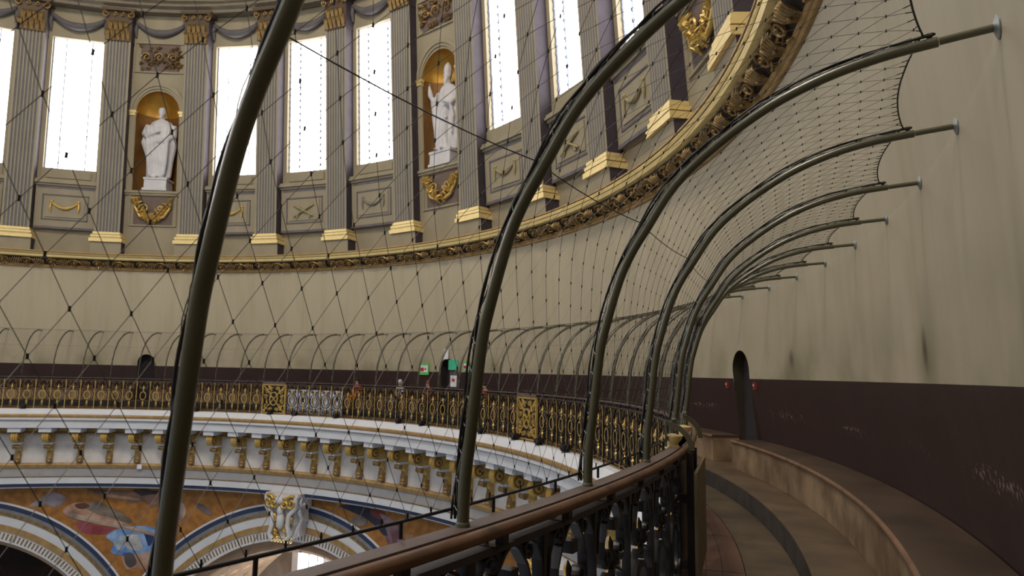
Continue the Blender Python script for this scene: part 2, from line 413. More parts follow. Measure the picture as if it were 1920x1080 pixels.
# ------------------------------------------------------------------ safety arches and net
FEET0, DPH = 6.389, 3.75
PROF = [(1, 0), (1.0003, .0094), (1.0016, .0205), (1.0037, .038), (1.0057, .0465), (1.0095, .0588), (1.0132, .0668), (1.0180, .0742), (1.0262, .0860), (1.0375, .0958), (1.0517, .1047), (1.0655, .1102), (1.0785, .1132), (1.091, .1146), (1.1031, .1156)]
def smooth_path(pts, sub=4):
    out = []
    n = len(pts)
    for i in range(n-1):
        p0 = pts[max(i-1, 0)]; p1 = pts[i]; p2 = pts[i+1]; p3 = pts[min(i+2, n-1)]
        for k in range(sub):
            t = k/sub
            out.append(tuple(0.5*((2*p1[j])+(-p0[j]+p2[j])*t+(2*p0[j]-5*p1[j]+4*p2[j]-p3[j])*t*t+(-p0[j]+3*p1[j]-3*p2[j]+p3[j])*t**3) for j in range(2)))
    out.append(pts[-1]); return out
LP = [((R-1)*S, z*S) for R, z in smooth_path(PROF)]
def arclen(pts):
    s = [0]
    for a, b in zip(pts, pts[1:]): s.append(s[-1]+math.hypot(b[0]-a[0], b[1]-a[1]))
    return s
LS = arclen(LP)
def at_s(s, off=0.0):
    s = max(0, min(LS[-1], s))
    for i in range(len(LS)-1):
        if s <= LS[i+1]: break
    t = (s-LS[i])/(LS[i+1]-LS[i]); x = LP[i][0]*(1-t)+LP[i+1][0]*t; z = LP[i][1]*(1-t)+LP[i+1][1]*t
    a, b = LP[max(0, i-1)], LP[min(len(LP)-1, i+2)]; dx, dz = b[0]-a[0], b[1]-a[1]; L = math.hypot(dx, dz)
    return x-dz/L*off, z+dx/L*off
def make_arch(label, s0=0.0):
    t = thing('safety_arch', label, 'metal arch')
    cut = [i for i in range(len(LS)) if LS[i] <= LS[-1]-.17]
    pts = [(LP[i][0], 0, LP[i][1]) for i in cut if LS[i] >= s0]
    m = MB(); m.tube(pts, .0208, 14, up=(0, 1, 0)); m.lathe([(.024, 0), (.024, .012), (.0208, .016)], (pts[0][0], 0, pts[0][2]), 14)
    # small lugs along the top
    for s in (LS[-1]-.22, LS[-1]-.45, LS[-1]-.75):
        x, z = at_s(s, .024); m.box(x-.01, x+.01, -.004, .004, z-.012, z+.012)
    m.build('arch_tube', OLIVE, t, smooth=50)
    m = MB(); q = [(*at_s(LS[-1]-.19+.19*k/4),) for k in range(5)]
    m.tube([(x, 0, z) for x, z in q], .0155, 12, up=(0, 1, 0)); m.build('end_sleeve', OLIVE, t, smooth=50)
    m = MB(); x, z = LP[-1]; a, b = LP[-3], LP[-1]; d = Vector((b[0]-a[0], 0, b[1]-a[1])).normalized()
    m.tube([Vector((x, 0, z))-d*.016, Vector((x, 0, z))-d*.004, Vector((x, 0, z))+d*.012], [.018, .048, .048], 20, up=(0, 1, 0)); m.build('wall_flange', GALV, t, smooth=40)
    m = MB()
    L1 = LS[-1]-.23
    def strand(ph, r, base, wob):
        pts = []
        for k in range(61):
            s = .02+s0+(L1-s0)*k/60
            o = base+wob*sin(s*9+ph); x, z = at_s(s, o); pts.append((x, .008*sin(s*14+ph*2), z))
        m.tube(pts, r, 6, up=(0, 1, 0))
    strand(0, .0055, .034, .004); strand(2.1, .0045, .039, .005)
    x, z = at_s(.02+L1, .036); m.ball((x, 0, z), (.014, .008, .008), 8)
    m.build('net_edge_cable', CABLE, t, smooth=60)
    m = MB()
    for k in range(29):
        s = .05+.0925*k
        if s > L1: break
        a = at_s(s, .018); b = at_s(s+.02, .042); m.tube([(a[0], -.012, a[1]), (b[0], 0, b[1]), (a[0], .012, a[1])], .0014, 4)
    for ph, o0 in ((0, .024), (1.3, .030), (2.9, .040)):
        m.tube([(at_s(.03+L1*.97*k/70, o0+.003*sin(k*.7+ph))[0], .009*sin(k*.9+ph), at_s(.03+L1*.97*k/70, o0+.003*sin(k*.7+ph))[1]) for k in range(71)], .0017, 4)
    m.build('lashing_wire', GALV, t)
    return t
arch0 = None
def arch_label(k):
    near = ['nearest olive tube arch, thick and out of focus, left foreground', 'olive tube safety arch whose foot stands mid handrail, second from camera', 'olive tube safety arch running to the topmost wall flange at top right', 'olive tube safety arch ending at the second wall flange from the top right', 'olive tube safety arch ending at the third wall flange from the top right', 'olive tube safety arch ending at the fourth wall flange from the top right', 'olive tube safety arch ending at the fifth wall flange from the top right', 'olive tube safety arch ending at the sixth wall flange from the top right', 'olive tube safety arch ending at the seventh wall flange from the top right', 'olive tube safety arch ending at the eighth wall flange from the top right']
    if k+1 < len(near): return near[k+1]
    return None
KMAX = 39
vis = [k for k in range(9, KMAX+1) if (lambda q: q and 0 < q[0] < 1300)(screen(P(1.05, FEET0+DPH*k, .1)))]
vis = sorted(vis, key=lambda k: -k)
for k in range(-1, KMAX+1):
    a = FEET0+DPH*k
    lab = arch_label(k)
    if lab is None:
        lab = 'slender grey-green net arch above the far railing, %s from the left edge' % (ORD[vis.index(k)] if k in vis else 'last hidden')
    loc = P(1, a, 0)
    if k in (3, 4):
        t_ = make_arch(lab, .17); t_.location = loc; t_.rotation_euler = (0, 0, rad(a)); t_['group'] = 'curved safety arches over the railing'; continue
    if arch0 is None: arch0 = make_arch(lab); arch0.location = loc; arch0.rotation_euler = (0, 0, rad(a)); arch0['group'] = 'curved safety arches over the railing'
    else: dup(arch0, loc, rad(a), lab)

NCELL, ROW = 9, .0925
def make_net(label):
    t = thing('safety_net', label, 'wire net')
    NOFF = .046
    def pt(u, s):      # u degrees from the left arch, local frame at arch foot azimuth 0
        x, z = at_s(s, NOFF); R = S+x
        return Vector((R*cos(rad(u))-S, R*sin(rad(u)), z))
    s0 = .055
    def send(u): w = 2*u/DPH-1; return LS[-1]-.24-.06*(1-w*w)
    wires = MB(); fer = MB(); half = DPH/NCELL/2
    def seg(a, b, r=.0010):
        d = (b-a); 
        if d.length < 1e-5: return
        wires.tube([a, b], r, 3, cap=False)
    nj = int((LS[-1]-.24-s0)/ROW)+1
    for j in range(nj):
        for i in range(0, 2*NCELL+1):
            if (i+j) % 2: continue
            u = i*half; s = s0+j*ROW
            if s > send(u)+.001: continue
            p = pt(u, s)
            if 0 < i < 2*NCELL:
                fer.tube([p+Vector((0, 0, -.0055)), p+Vector((0, 0, .0055))], .0028, 5)
            for di in (-1, 1):
                u2 = u+di*half
                if u2 < -1e-6 or u2 > DPH+1e-6: continue
                s2 = s+ROW; se = send(u2)
                if s2 > se:
                    q = pt((u+u2)/2, send((u+u2)/2)); seg(p, q); fer.tube([q, q+(p-q).normalized()*.028], .0022, 4)
                else: seg(p, pt(u2, s2))
    wires.build('mesh_wires', WIRE, t)
    fer.build('ferrules', FERR, t)['kind'] = 'stuff'
    m = MB(); m.tube([pt(DPH*k/14, s0-.004) for k in range(15)], .0062, 8)
    for k in (3.5, 10.5): p = pt(DPH*k/14, s0-.004); m.tube([p, Vector((p.x, p.y, .001))], .0065, 8)
    m.build('bottom_cable', CABLE, t, smooth=60)
    m = MB()
    for i in range(1, 2*NCELL, 2):
        p = pt(i*half-half if False else i*half, s0); 
    for i in range(0, 2*NCELL+1, 2):
        p = pt(i*half, s0); c_ = MB(); c_.tube([p, p+Vector((0, 0, .019))], .0030, 6); c_.build('cable_clip', FERR, t)
    m = MB(); m.tube([pt(DPH*k/18, send(DPH*k/18)) for k in range(19)], .0040, 6); m.build('top_edge_cable', CABLE, t, smooth=60)
    return t
net0 = None
for k in range(-2, KMAX):
    a = FEET0+DPH*k
    if k < 10: lab = 'fine diamond wire net stretched between olive arches, %s bay from the camera' % ORD[k+2]
    else:
        xs = [j for j in range(KMAX-1, 9, -1) if (lambda q: q and q[0] > 0)(screen(P(1.03, FEET0+DPH*(j+.5), .09)))]
        lab = 'wire net over the far railing, %s bay from the left edge' % (ORD[xs.index(k)] if k in xs else 'outermost')
    if net0 is None: net0 = make_net(lab); net0.location = P(1, a, 0); net0.rotation_euler = (0, 0, rad(a)); net0['group'] = 'wire net bays over the railing'
    else: dup(net0, P(1, a, 0), rad(a), lab)
# long stay cable running from arch to arch
x, z = at_s(1.36, .04)
m = MB(); pts = []
for k in range(-1, KMAX):
    for j in range(6):
        u = j/6; sg = .02*4*u*(1-u); s = 1.245-sg; xx, zz = at_s(s, .045); pts.append(P(1+xx/S, FEET0+DPH*(k+u), zz/S))
m.tube(pts, .0022, 5)
tag(m.build('stay_cable', CABLE, None), 'single thin dark cable crossing the nets from arch to arch', 'cable')

# ------------------------------------------------------------------ rails
RA = azr(-9, 158, .75)
m = MB(); m.sweep([(.9982, -.0013), (1.0028, -.0013), (1.0028, 0), (.9982, 0)], RA)
tag(m.build('rail_plank', PLANK), 'flat purple-brown plank rail carrying the feet of the arches', 'rail')
hr = []
for i in range(14):
    th = 2*PI*i/14; hr.append((1.0045+.00145*cos(th), -.0014+.00145*sin(th)))
m = MB(); m.sweep(hr, RA)
hro = tag(m.build('handrail', WOOD, None, smooth=60), 'round varnished brown wooden handrail curving along the walkway side', 'handrail')
for i, a in enumerate([FEET0+DPH*k+d for k in range(-2, 40) for d in (.55, 2.42)]):
    m = MB()
    if not (-8 < a < 156): continue
    loc = lambda x, y, z: P(1+x/S, a, 0)+Vector((-sin(rad(a))*y, cos(rad(a))*y, z))
    def bx(x0, x1, y0, y1, z0, z1): m.hexa([loc(x0, y0, z0), loc(x1, y0, z0), loc(x1, y1, z0), loc(x0, y1, z0), loc(x0, y0, z1), loc(x1, y0, z1), loc(x1, y1, z1), loc(x0, y1, z1)])
    bx(.045, .075, -.02, .02, -.078, -.036); bx(.0, .078, -.06, .06, -.0795, -.074); bx(-.01, .0, -.01, .01, -.078, -.02)
    m.build('handrail_bracket', IRON, hro)

# railing sections: one unit spans 1.875 degrees; piers 3.75 degrees wide every 45 degrees
ZT, ZBm = -.084, -1.185      # metres, top and bottom of the open ironwork
def spiral(cy, cz, r0, r1, a0, turns, n=18):
    return [(cy+(r0+(r1-r0)*k/n)*cos(a0+turns*2*PI*k/n), cz+(r0+(r1-r0)*k/n)*sin(a0+turns*2*PI*k/n)) for k in range(n+1)]
def arcp(cy, cz, ry, rz, a0, a1, n=12): return [(cy+ry*cos(a0+(a1-a0)*k/n), cz+rz*sin(a0+(a1-a0)*k/n)) for k in range(n+1)]
def unit_scroll():
    m = MB(); G = (1, 0); x0, x1 = -.022, .022
    for sg in (-1, 1):
        # pointed loop from the top centre, out and down, ending in an inward volute
        p = [(sg*.008, -.10), (sg*.05, -.125), (sg*.11, -.19), (sg*.150, -.27), (sg*.155, -.34)]
        q = spiral(sg*.100, -.345, .056, .016, 0 if sg > 0 else PI, -1.15 if sg > 0 else 1.15)
        m.ribbon(p+q, x0, x1, .013, G)
        # upper corner hooks towards the bars
        p = [(sg*.235, -.30), (sg*.225, -.20), (sg*.185, -.13), (sg*.13, -.105)]; q = spiral(sg*.13, -.145, .04, .014, PI/2, (.95 if sg > 0 else -.95), 12)
        m.ribbon(p[:-1]+q, x0, x1, .012, G)
        # side bows hugging the oval
        m.ribbon([(sg*.06, -.43), (sg*.15, -.47), (sg*.205, -.58), (sg*.215, -.66), (sg*.19, -.77), (sg*.12, -.86), (sg*.05, -.90)], x0, x1, .011, (0, 0))
        # lower volutes
        q = spiral(sg*.11, -1.03, .07, .018, PI/2 , (1.05 if sg > 0 else -1.05), 16)
        m.ribbon([(sg*.225, -.88), (sg*.21, -.93)]+q, x0, x1, .012, (0, 0))
        m.ribbon([(sg*.02, -.93), (sg*.05, -1.0), (sg*.03, -1.08), (sg*.0, -1.12)], x0, x1, .012, G)
    m.box(-.03, .03, -.028, .028, -.235, -.185, 0)
    return m
def unit_ring():
    m = MB()
    q = arcp(0, -.66, .112, .15, 0, 2*PI, 22)[:-1]
    m.ribbon(q, -.03, .018, .030, 0, closed=True)
    m.ribbon([(0, -.485), (0, -.42)], -.02, .02, .03, 0); 
    m.lathe([(.004, -.27), (.02, -.30), (.016, -.33), (.05, -.37), (.05, -.39), (.018, -.42), (.03, -.45), (.006, -.485)], (-.005, 0, 0), 8)
    m.lathe([(.006, -.84), (.035, -.87), (.018, -.90), (.045, -.945), (.02, -.99), (.03, -1.02), (.005, -1.07)], (-.005, 0, 0), 8)
    return m
def bar_mb():
    m = MB(); m.box(-.02, .02, -.014, .014, ZBm, ZT, 0)
    m.v = m.v; m.m = [1 if i == 5 else 0 for i in range(6)]
    # bases and collars
    for z0, z1, w in ((-1.185, -1.10, .024), (-.16, -.10, .021), (-.70, -.66, .02)): m.box(-.03, .024, -w, w, z0, z1, 1); m.m[-6:] = [0, 0, 0, 0, 0, 1]
    return m
US = unit_scroll(); UR = unit_ring(); UB = bar_mb(); RINGI = True
def gild(mb, iron=1):
    for i, f in enumerate(mb.f):
        p = [Vector(mb.v[j]) for j in f[:3]]; nn = (p[1]-p[0]).cross(p[2]-p[1])
        c = sum((Vector(mb.v[j]) for j in f), Vector())/len(f)
        if nn.length and (c.x > -.006 or abs(nn.normalized().x) < .12): mb.m[i] = iron
def put(base, mb, name, mats, parent, a, smooth=None, cache={}):
    key = (id(mb))
    if key not in cache: o = mb.build(name, mats, parent, smooth); cache[key] = o.data
    else: o = bpy.data.objects.new(name, cache[key]); COL.objects.link(o); o.parent = parent
    o.location = P(1.0012, a, 0)-base; o.rotation_euler = (0, 0, rad(a)); return o
gild(UR)
def section(a0, nunit, label):
    base = P(1.0, a0+nunit*1.875/2, -1.19/S)
    t = thing('railing_section', label, 'railing', base, group='openwork iron railing between the piers')
    A = azr(a0, a0+nunit*1.875, .75)
    def rel(mb): mb.v = [tuple(Vector(v)-base) for v in mb.v]; return mb
    m = MB(); m.sweep([(.9985, -.0064), (1.0036, -.0064), (1.0036, -.0048), (.9985, -.0048)], A); rel(m).build('top_bar', IRON_T, t)
    m = MB(); m.sweep([(.9985, -.0743), (1.0036, -.0743), (1.0036, -.0728), (.9985, -.0728)], A); m.sweep([(.9990, -.0704), (1.0025, -.0704), (1.0025, -.0697), (.9990, -.0697)], A); rel(m).build('bottom_bar', GOLD_D, t)
    for i in range(nunit+1):
        if 0 <= i: put(base, UB, 'upright_bar', [IRON, GOLD], t, a0+i*1.875)
        if i < nunit:
            put(base, US, 'scrollwork', [IRON, GOLD_D], t, a0+(i+.5)*1.875)
            put(base, UR, 'oval_ornament', [GOLD, IRON], t, a0+(i+.5)*1.875, 50)
    return t
PC = [19.514, 64.514, 109.514, 154.514]
section(PC[0]-1.875-14*1.875, 14, 'dark iron scrollwork railing under the near handrail, foreground')
section(PC[0]+1.875, 22, 'gilded railing curving away behind the near handrail at right centre')
section(PC[1]+1.875, 22, 'gilded openwork railing between the two ornate piers, mid picture')
section(PC[2]+1.875, 22, 'gilded openwork railing left of the left ornate pier')
def pier(a, label):
    base = P(1.0, a, -1.19/S)
    t = thing('railing_pier', label, 'railing pier', base, rad(a), group='ornate gilded railing piers')
    w = .50; B = -1.19
    m = MB()
    for sg in (-1, 1): m.box(-.05, .03, sg*w-.025, sg*w+.025, 0, 1.12)
    m.box(-.05, .03, -w, w, .02, .06); m.box(-.05, .03, -w, w, 1.05, 1.10)
    m.build('frame', GOLD, t)
    m = MB(); rnd = random.Random(3)
    m.ribbon([(-.45, .08), (0, .55), (.45, 1.03)], -.04, -.01, .035, 0); m.ribbon([(.45, .08), (0, .55), (-.45, 1.03)], -.04, -.01, .035, 0)
    m.ribbon(arcp(0, .56, .17, .24, 0, 2*PI, 20)[:-1], -.05, 0, .035, 0, closed=True)
    for sy in (-1, 1):
        for sz in (-1, 1):
            for (cy, cz, r) in ((.32, .28, .1), (.17, .40, .07), (.36, .08, .08), (.12, .22 + .16, .06)):
                q = spiral(sy*cy, .56+sz*cz, r, .02, rnd.uniform(0, 6), 1.3*sy, 16); m.ribbon(q, -.045, 0, .026, 0)
            for k in range(7):
                m.ball((-.03, sy*rnd.uniform(.08, .44), .56+sz*rnd.uniform(.05, .46)), (.02, .03+.02*rnd.random(), .035), 6)
    m.build('filigree', GOLD, t, smooth=60)
    m = MB(); m.box(.0, .012, -w+.03, w-.03, .06, 1.05); m.build('back_plate', IRON, t)
    m = MB(); m.box(-.06, .07, -w-.03, w+.03, 1.10, 1.15); m.box(-.05, .05, -w, w, 1.15, 1.19); m.build('cap', PLANK, t)
    return t
pier(PC[2], 'ornate gilded filigree pier in the far railing, left of the white sheet')
pier(PC[1], 'ornate gilded filigree pier in the railing behind the tall near arch')
pier(PC[3], 'gilded filigree pier at the extreme left of the railing')
pn = pier(PC[0], 'near railing pier seen edge-on with gilded top, beside the curved straps')
for sg in (-1, 1):
    m = MB()
    m.lathe([(.05, 0), (.062, .015), (.04, .03), (.04, .05), (.066, .08), (.07, .10), (.02, .115)], (-.02, sg*.50, 1.165), 16)
    m.build('gilt_finial', GOLD_B, pn, smooth=50)
# curved straps carrying the handrail round the near pier
for i, k in enumerate((3, 4)):
    a = FEET0+DPH*k+(-.15 if k == 3 else .15)
    t = thing('curved_strap', 'olive quarter-round flat strap over the railing pier, %s one' % ('nearer' if i == 0 else 'farther'), 'metal strap', P(1, a, 0), rad(a), group='curved straps at the near pier')
    m = MB(); pts = [(-.06+.17*sin(PI/2*j/10), -.02+.165*cos(PI/2*j/10)) for j in range(11)]
    N = len(pts); vs = []
    for j, (x, z) in enumerate(pts):
        th = PI/2*j/10; nx, nz = sin(th)*.038, cos(th)*.038
        vs += [(x, -.012, z), (x, .012, z), (x+nx, .012, z+nz), (x+nx, -.012, z+nz)]
    m.add(vs, [(j*4+c, j*4+(c+1) % 4, (j+1)*4+(c+1) % 4, (j+1)*4+c) for j in range(N-1) for c in range(4)]+[(3, 2, 1, 0), tuple((N-1)*4+c for c in range(4))])
    m.build('strap', OLIVE, t)
    m = MB(); m.box(-.06, -.045, -.02, .02, .0, .185); m.build('strap_leg', OLIVE, t)
# board on posts behind the near pier
t = thing('screen_board', 'tall olive board on dark posts standing on the walkway behind the pier', 'board', P(1.0082, 19.3, FLOORZ), rad(19.3))
m = MB(); m.box(.0, .022, -.52, .62, .20, .98); m.build('board', plain('drab_board_paint', (120, 108, 84), .6), t)
for y in (-.50, -.1): 
    m = MB(); m.box(-.05, -.003, y-.02, y+.02, .0, 1.12); m.build('post', IRON, t)
for z in (.35, .80):
    m = MB(); m.box(-.16, -.05, -.54, -.46, z-.03, z+.03); m.build('bracket', IRON, t)

# small lamp clipped on the fourth arch
a = FEET0+DPH*4; x, z = at_s(1.0, .06)
t = thing('clip_lamp', 'small grey tubular lamp clipped to an arch above the curved straps', 'lamp', P(1+x/S, a, z/S), rad(a))
x2, z2 = at_s(.62, .06)
m = MB(); m.tube([(0, 0, 0), (x2-x, 0, z2-z)], .016, 10); m.build('lamp_tube', GALV, t, smooth=50)
m = MB(); m.box(-.05, .03, -.03, .03, -.04, .04); m.build('clamp', IRON, t)
m = MB(); m.box(-.09, -.055, -.02, .02, -.09, -.05); m.build('end_cap', plain('white_plastic', (225, 225, 225)), t)
# red lamps by the near door
for a, s in ((43.0, 'left'), (39.2, 'right')):
    t = thing('red_button_box', 'small red box on the maroon wall %s of the narrow arched doorway' % s, 'box', P(RW(.024, a)-.002, a, .024), rad(a))
    m = MB(); m.box(-.01, .035, -.035, .035, -.055, .055); m.build('box', plain('red_plastic', (132, 54, 48), .5), t)
    m = MB(); m.lathe([(.014, -.02), (.014, -.01), (.001, -.008)], (0, 0, .01), 12, axis='x'); m.build('button', plain('white_plastic', (225, 225, 225)), t)

# ------------------------------------------------------------------ far wall notices
def sign(a, z, w, h, mb_fn, label, name='wall_sign', off=.0025):
    t = thing(name, label, 'sign', P(RW(z, a)-off, a, z), rad(a))
    mb_fn(t, w, h); return t
GREEN = plain('sign_green', (92, 200, 96)); TEAL = plain('sign_teal', (64, 190, 150)); REDS = plain('sign_red', (190, 44, 62)); PAPER = plain('notice_paper', (226, 226, 236)); DGREY = plain('dark_grey_board', (74, 70, 72))
def s1(t, w, h):
    m = MB(); m.box(0, .01, -w/2, w/2, -h/2, h/2); m.build('green_board', GREEN, t)
    m = MB(); m.box(-.006, 0, -w*.38, w*.38, -h*.28, h*.3); m.build('white_panel', PAPER, t)
    m = MB(); m.box(-.010, -.006, w*.0, w*.38, -h*.2, h*.1); m.box(-.010, -.006, -w*.25, -w*.08, -h*.1, h*.06); m.build('red_panel', REDS, t)
def s2(t, w, h):
    m = MB(); m.box(0, .006, -w/2, w/2, -h/2, h/2); m.build('paper', PAPER, t)
def s3(t, w, h):
    m = MB(); m.box(0, .02, -w/2, w/2, -h/2, h/2); m.build('teal_board', TEAL, t)
def s4(t, w, h):
    m = MB(); m.box(0, .02, -w/2, w/2, -h/2, h/2); m.build('grey_board', DGREY, t)
    m = MB(); m.box(-.006, 0, -w*.36, w*.36, -h*.46, h*.20); m.build('paper', PAPER, t)
    m = MB(); m.box(-.01, -.006, -w*.16, w*.16, -h*.16, h*.02); m.build('red_emblem', REDS, t)
sign(90.3, .037, .46, .42, s1, 'green bordered sign with white and red panels left of the far doorway')
sign(86.75, .070, .24, .36, s2, 'white notice pinned above the far doorway')
sign(85.6, .0465, .46, .34, s3, 'teal green board on the right of the far doorway')
sign(85.6, .0165, .42, .60, s4, 'dark grey board with a white notice bearing a red emblem')
sign(83.4, .043, .34, .34, s1, 'small green sign partly hidden by the near olive arch')

# white sheet behind the railing
m = MB(); vs = []
A = azr(98.5, 107.6, .25)
for i, a in enumerate(A):
    for z in (-.016, -.036, -.055, -.0735): vs.append(P(1.006+.0006*sin(i*1.7), a, z))
m.add(vs, [(i*4+k, i*4+k+1, (i+1)*4+k+1, (i+1)*4+k) for i in range(len(A)-1) for k in range(3)])
ws = m.build('hanging_sheet', plain('white_fabric', (206, 212, 232), .8), None, smooth=60)
ws.modifiers.new('thick', 'SOLIDIFY').thickness = .004
tag(ws, 'pale white-blue sheet hung behind the railing beside the left ornate pier', 'sheet')

# small black spotlights standing on the ledge
SPOTS = [(144.3, 'first'), (121.0, 'second'), (109.6, 'third'), (105.6, 'fourth'), (98.6, 'fifth'), (87.6, 'sixth'), (83.4, 'seventh'), (72.3, 'eighth'), (65.8, 'ninth'), (61.0, 'tenth'), (55.6, 'eleventh')]
for a, w in SPOTS:
    t = thing('spotlight', 'small black spotlight on the white ledge below the railing, %s from the left' % w, 'spotlight', P(.989, a, -.0749), rad(a), group='black spotlights on the ledge')
    m = MB(); m.box(-.06, .06, -.09, .09, 0, .03); m.build('foot', CABLE, t)
    m = MB(); m.lathe([(.05, -.12), (.07, -.10), (.075, .10), (.06, .12)], (0, 0, .10), 12, axis='x'); m.build('lamp_head', CABLE, t, smooth=40)
# ------------------------------------------------------------------ seated visitors far behind the railing
def skin_body(name, verts, edges, radii, matl, parent, sub=1):
    me = bpy.data.meshes.new(name); me.from_pydata(verts, edges, []); me.materials.append(matl)
    o = bpy.data.objects.new(name, me); COL.objects.link(o); o.parent = parent
    md = o.modifiers.new('skin', 'SKIN'); 
    for i, r in enumerate(radii):
        sv = me.skin_vertices[0].data[i] if me.skin_vertices else None
        if sv: sv.radius = (r, r); sv.use_root = (i == 0)
    o.modifiers.new('sub', 'SUBSURF').levels = sub; o.modifiers[-1].render_levels = sub
    for p in me.polygons: p.use_smooth = True
    return o
SKIN = plain('skin', (190, 146, 122), .6)
def seated(a, top, legs, hair, label, lean=0.1):
    base = P(1.0995, a, ZB)
    t = thing('person', label, 'person', base, rad(a), group=None); t.scale = (.8, .8, .8)
    # local: -x faces the void, seat at z=0
    V = [(0, 0, .10), (-.02-lean*.4, 0, .30), (-.03-lean, 0, .47), (-.04-lean, 0, .56), (-.06-lean, 0, .66), (-.06-lean, 0, .74),
         (-.04-lean, .17, .46), (-.12-lean, .20, .24), (-.30, .13, .14), (-.04-lean, -.17, .46), (-.12-lean, -.20, .24), (-.30, -.13, .14),
         (-.08, .10, .08), (-.42, .11, .07), (-.40, .11, -.30), (-.50, .11, -.345), (-.08, -.10, .08), (-.42, -.11, .07), (-.40, -.11, -.30), (-.50, -.11, -.345)]
    E = [(0, 1), (1, 2), (2, 3), (3, 4), (4, 5), (2, 6), (6, 7), (7, 8), (2, 9), (9, 10), (10, 11), (0, 12), (12, 13), (13, 14), (14, 15), (0, 16), (16, 17), (17, 18), (18, 19)]
    Rr = [.13, .13, .13, .055, .09, .085, .055, .043, .032, .055, .043, .032, .085, .06, .045, .04, .085, .06, .045, .04]
    skin_body('body', V, E, Rr, SKIN, t)
    E2 = [(0, 1), (1, 2), (2, 3), (3, 4), (1+1, 5), (5, 6)]
    V2 = [V[0], V[1], V[2], V[6], V[7], V[9], V[10]]
    skin_body('shirt', V2, [(0, 1), (1, 2), (2, 3), (3, 4), (2, 5), (5, 6)], [.145, .145, .145, .068, .056, .068, .056], top, t)
    V3 = [V[0], V[12], V[13], V[14], V[16], V[17], V[18]]
    skin_body('trousers', V3, [(0, 1), (1, 2), (2, 3), (0, 4), (4, 5), (5, 6)], [.14, .098, .074, .058, .098, .074, .058], legs, t)
    m = MB(); m.ball((-.05-lean, 0, .745), (.105, .095, .10), 12); m.ball((-.02-lean, 0, .69), (.09, .092, .10), 10); m.build('hair', hair, t, smooth=80)
    m = MB(); m.ball((-.155-lean, 0, .685), (.02, .012, .02), 6); m.build('nose', SKIN, t, smooth=80)
    for y in (.10, -.10):
        m = MB(); m.box(-.56, -.36, y-.045, y+.045, -.366, -.31); m.build('shoe', DGREY, t)
    return t
DARKHAIR = plain('dark_hair', (40, 30, 26)); 
seated(100.4, plain('red_shirt', (186, 52, 46)), plain('orange_trousers', (206, 128, 40)), DARKHAIR, 'seated person in a red top with orange trousers behind the railing')
seated(93.6, plain('pale_blue_shirt', (188, 194, 214)), plain('grey_trousers', (120, 120, 130)), plain('pale_hat', (206, 208, 220)), 'seated person in a pale blue top and pale hat behind the railing', .05)
seated(88.9, plain('russet_jacket', (134, 58, 48)), plain('russet_trousers', (104, 48, 42)), plain('russet_hood', (120, 50, 42)), 'seated person in a russet hooded jacket below the far doorway', .12)
seated(79.6, plain('crimson_shirt', (160, 44, 44)), plain('dark_trousers', (52, 50, 58)), DARKHAIR, 'seated person in a crimson top behind the railing right of the near arch', .1)

# ------------------------------------------------------------------ ledge, brackets, frieze
LA = azr(35, 160, 1.0)
def ringobj(nm, prof, mats, azs=LA, mi=0, closed=True, smooth=35):
    m = MB(); m.sweep(prof, azs, mi, closed); return struct(m.build(nm, mats, None, smooth))
FA = azr(-12, 160, 1.0)
ringobj('trim_1', [(1.0064, -.0785), (.990, -.0785), (.9735, -.0865), (.9735, -.090), (1.01, -.119), (1.0064, -.119)] if False else [(1.03, -.0748), (.9868, -.0748), (.9735, -.0862), (.9735, -.10), (1.03, -.10)], WHITE, FA)
ringobj('trim_2', [(.976, -.0862), (.9722, -.0868), (.9712, -.0900), (.9722, -.0935), (.9745, -.0960), (.9760, -.1005), (.9800, -.1005), (.9800, -.0862)], GOLD_M, FA)
m = MB(); 
for i in range(0, 860):
    a = -10+i*.2; 
    if a > 158: break
    m.ball(P(.9762, a, -.1000), (.016, .016, .03), 5)
struct(m.build('trim_3', GOLD_D))
ringobj('trim_4', [(.9790, -.1005), (.9790, -.1187), (1.045, -.1187), (1.045, -.1005)], WHITE, FA)
ringobj('trim_5', [(1.018, -.1187), (1.0185, -.1300), (1.045, -.1300), (1.045, -.1187)], GOLD_D, FA)
m = MB()
for i in range(0, 700):
    a = -8+i*.25
    if a > 158: break
    m.ball(P(1.0255, a, -.1345), (.05, .05, .055), 6)
struct(m.build('trim_6', GOLD_M, None, 60))
ringobj('wall_frieze', [(1.033, -.1300), (1.033, -.2400), (1.055, -.2400), (1.055, -.1300)], WHITE_O, FA)
ringobj('trim_7', [(1.033, -.2055), (1.0285, -.2065), (1.0270, -.2100), (1.0285, -.2140), (1.0305, -.2180), (1.033, -.2190)], GOLD_M, FA)
ringobj('trim_8', [(1.033, -.2190), (1.033, -.2545), (1.09, -.2545), (1.09, -.2190)], WHITE, FA)
ringobj('trim_9', [(1.033, -.2375), (1.0315, -.2380), (1.0315, -.2392), (1.033, -.2396)], GOLD_D, FA)
ringobj('trim_10', [(1.0365, -.2545), (1.0365, -.2625), (1.09, -.2625), (1.09, -.2545)], BLUEB, FA)
ringobj('trim_11', [(1.0385, -.2625), (1.0385, -.2650), (1.09, -.2650), (1.09, -.2625)], WHITE, FA)
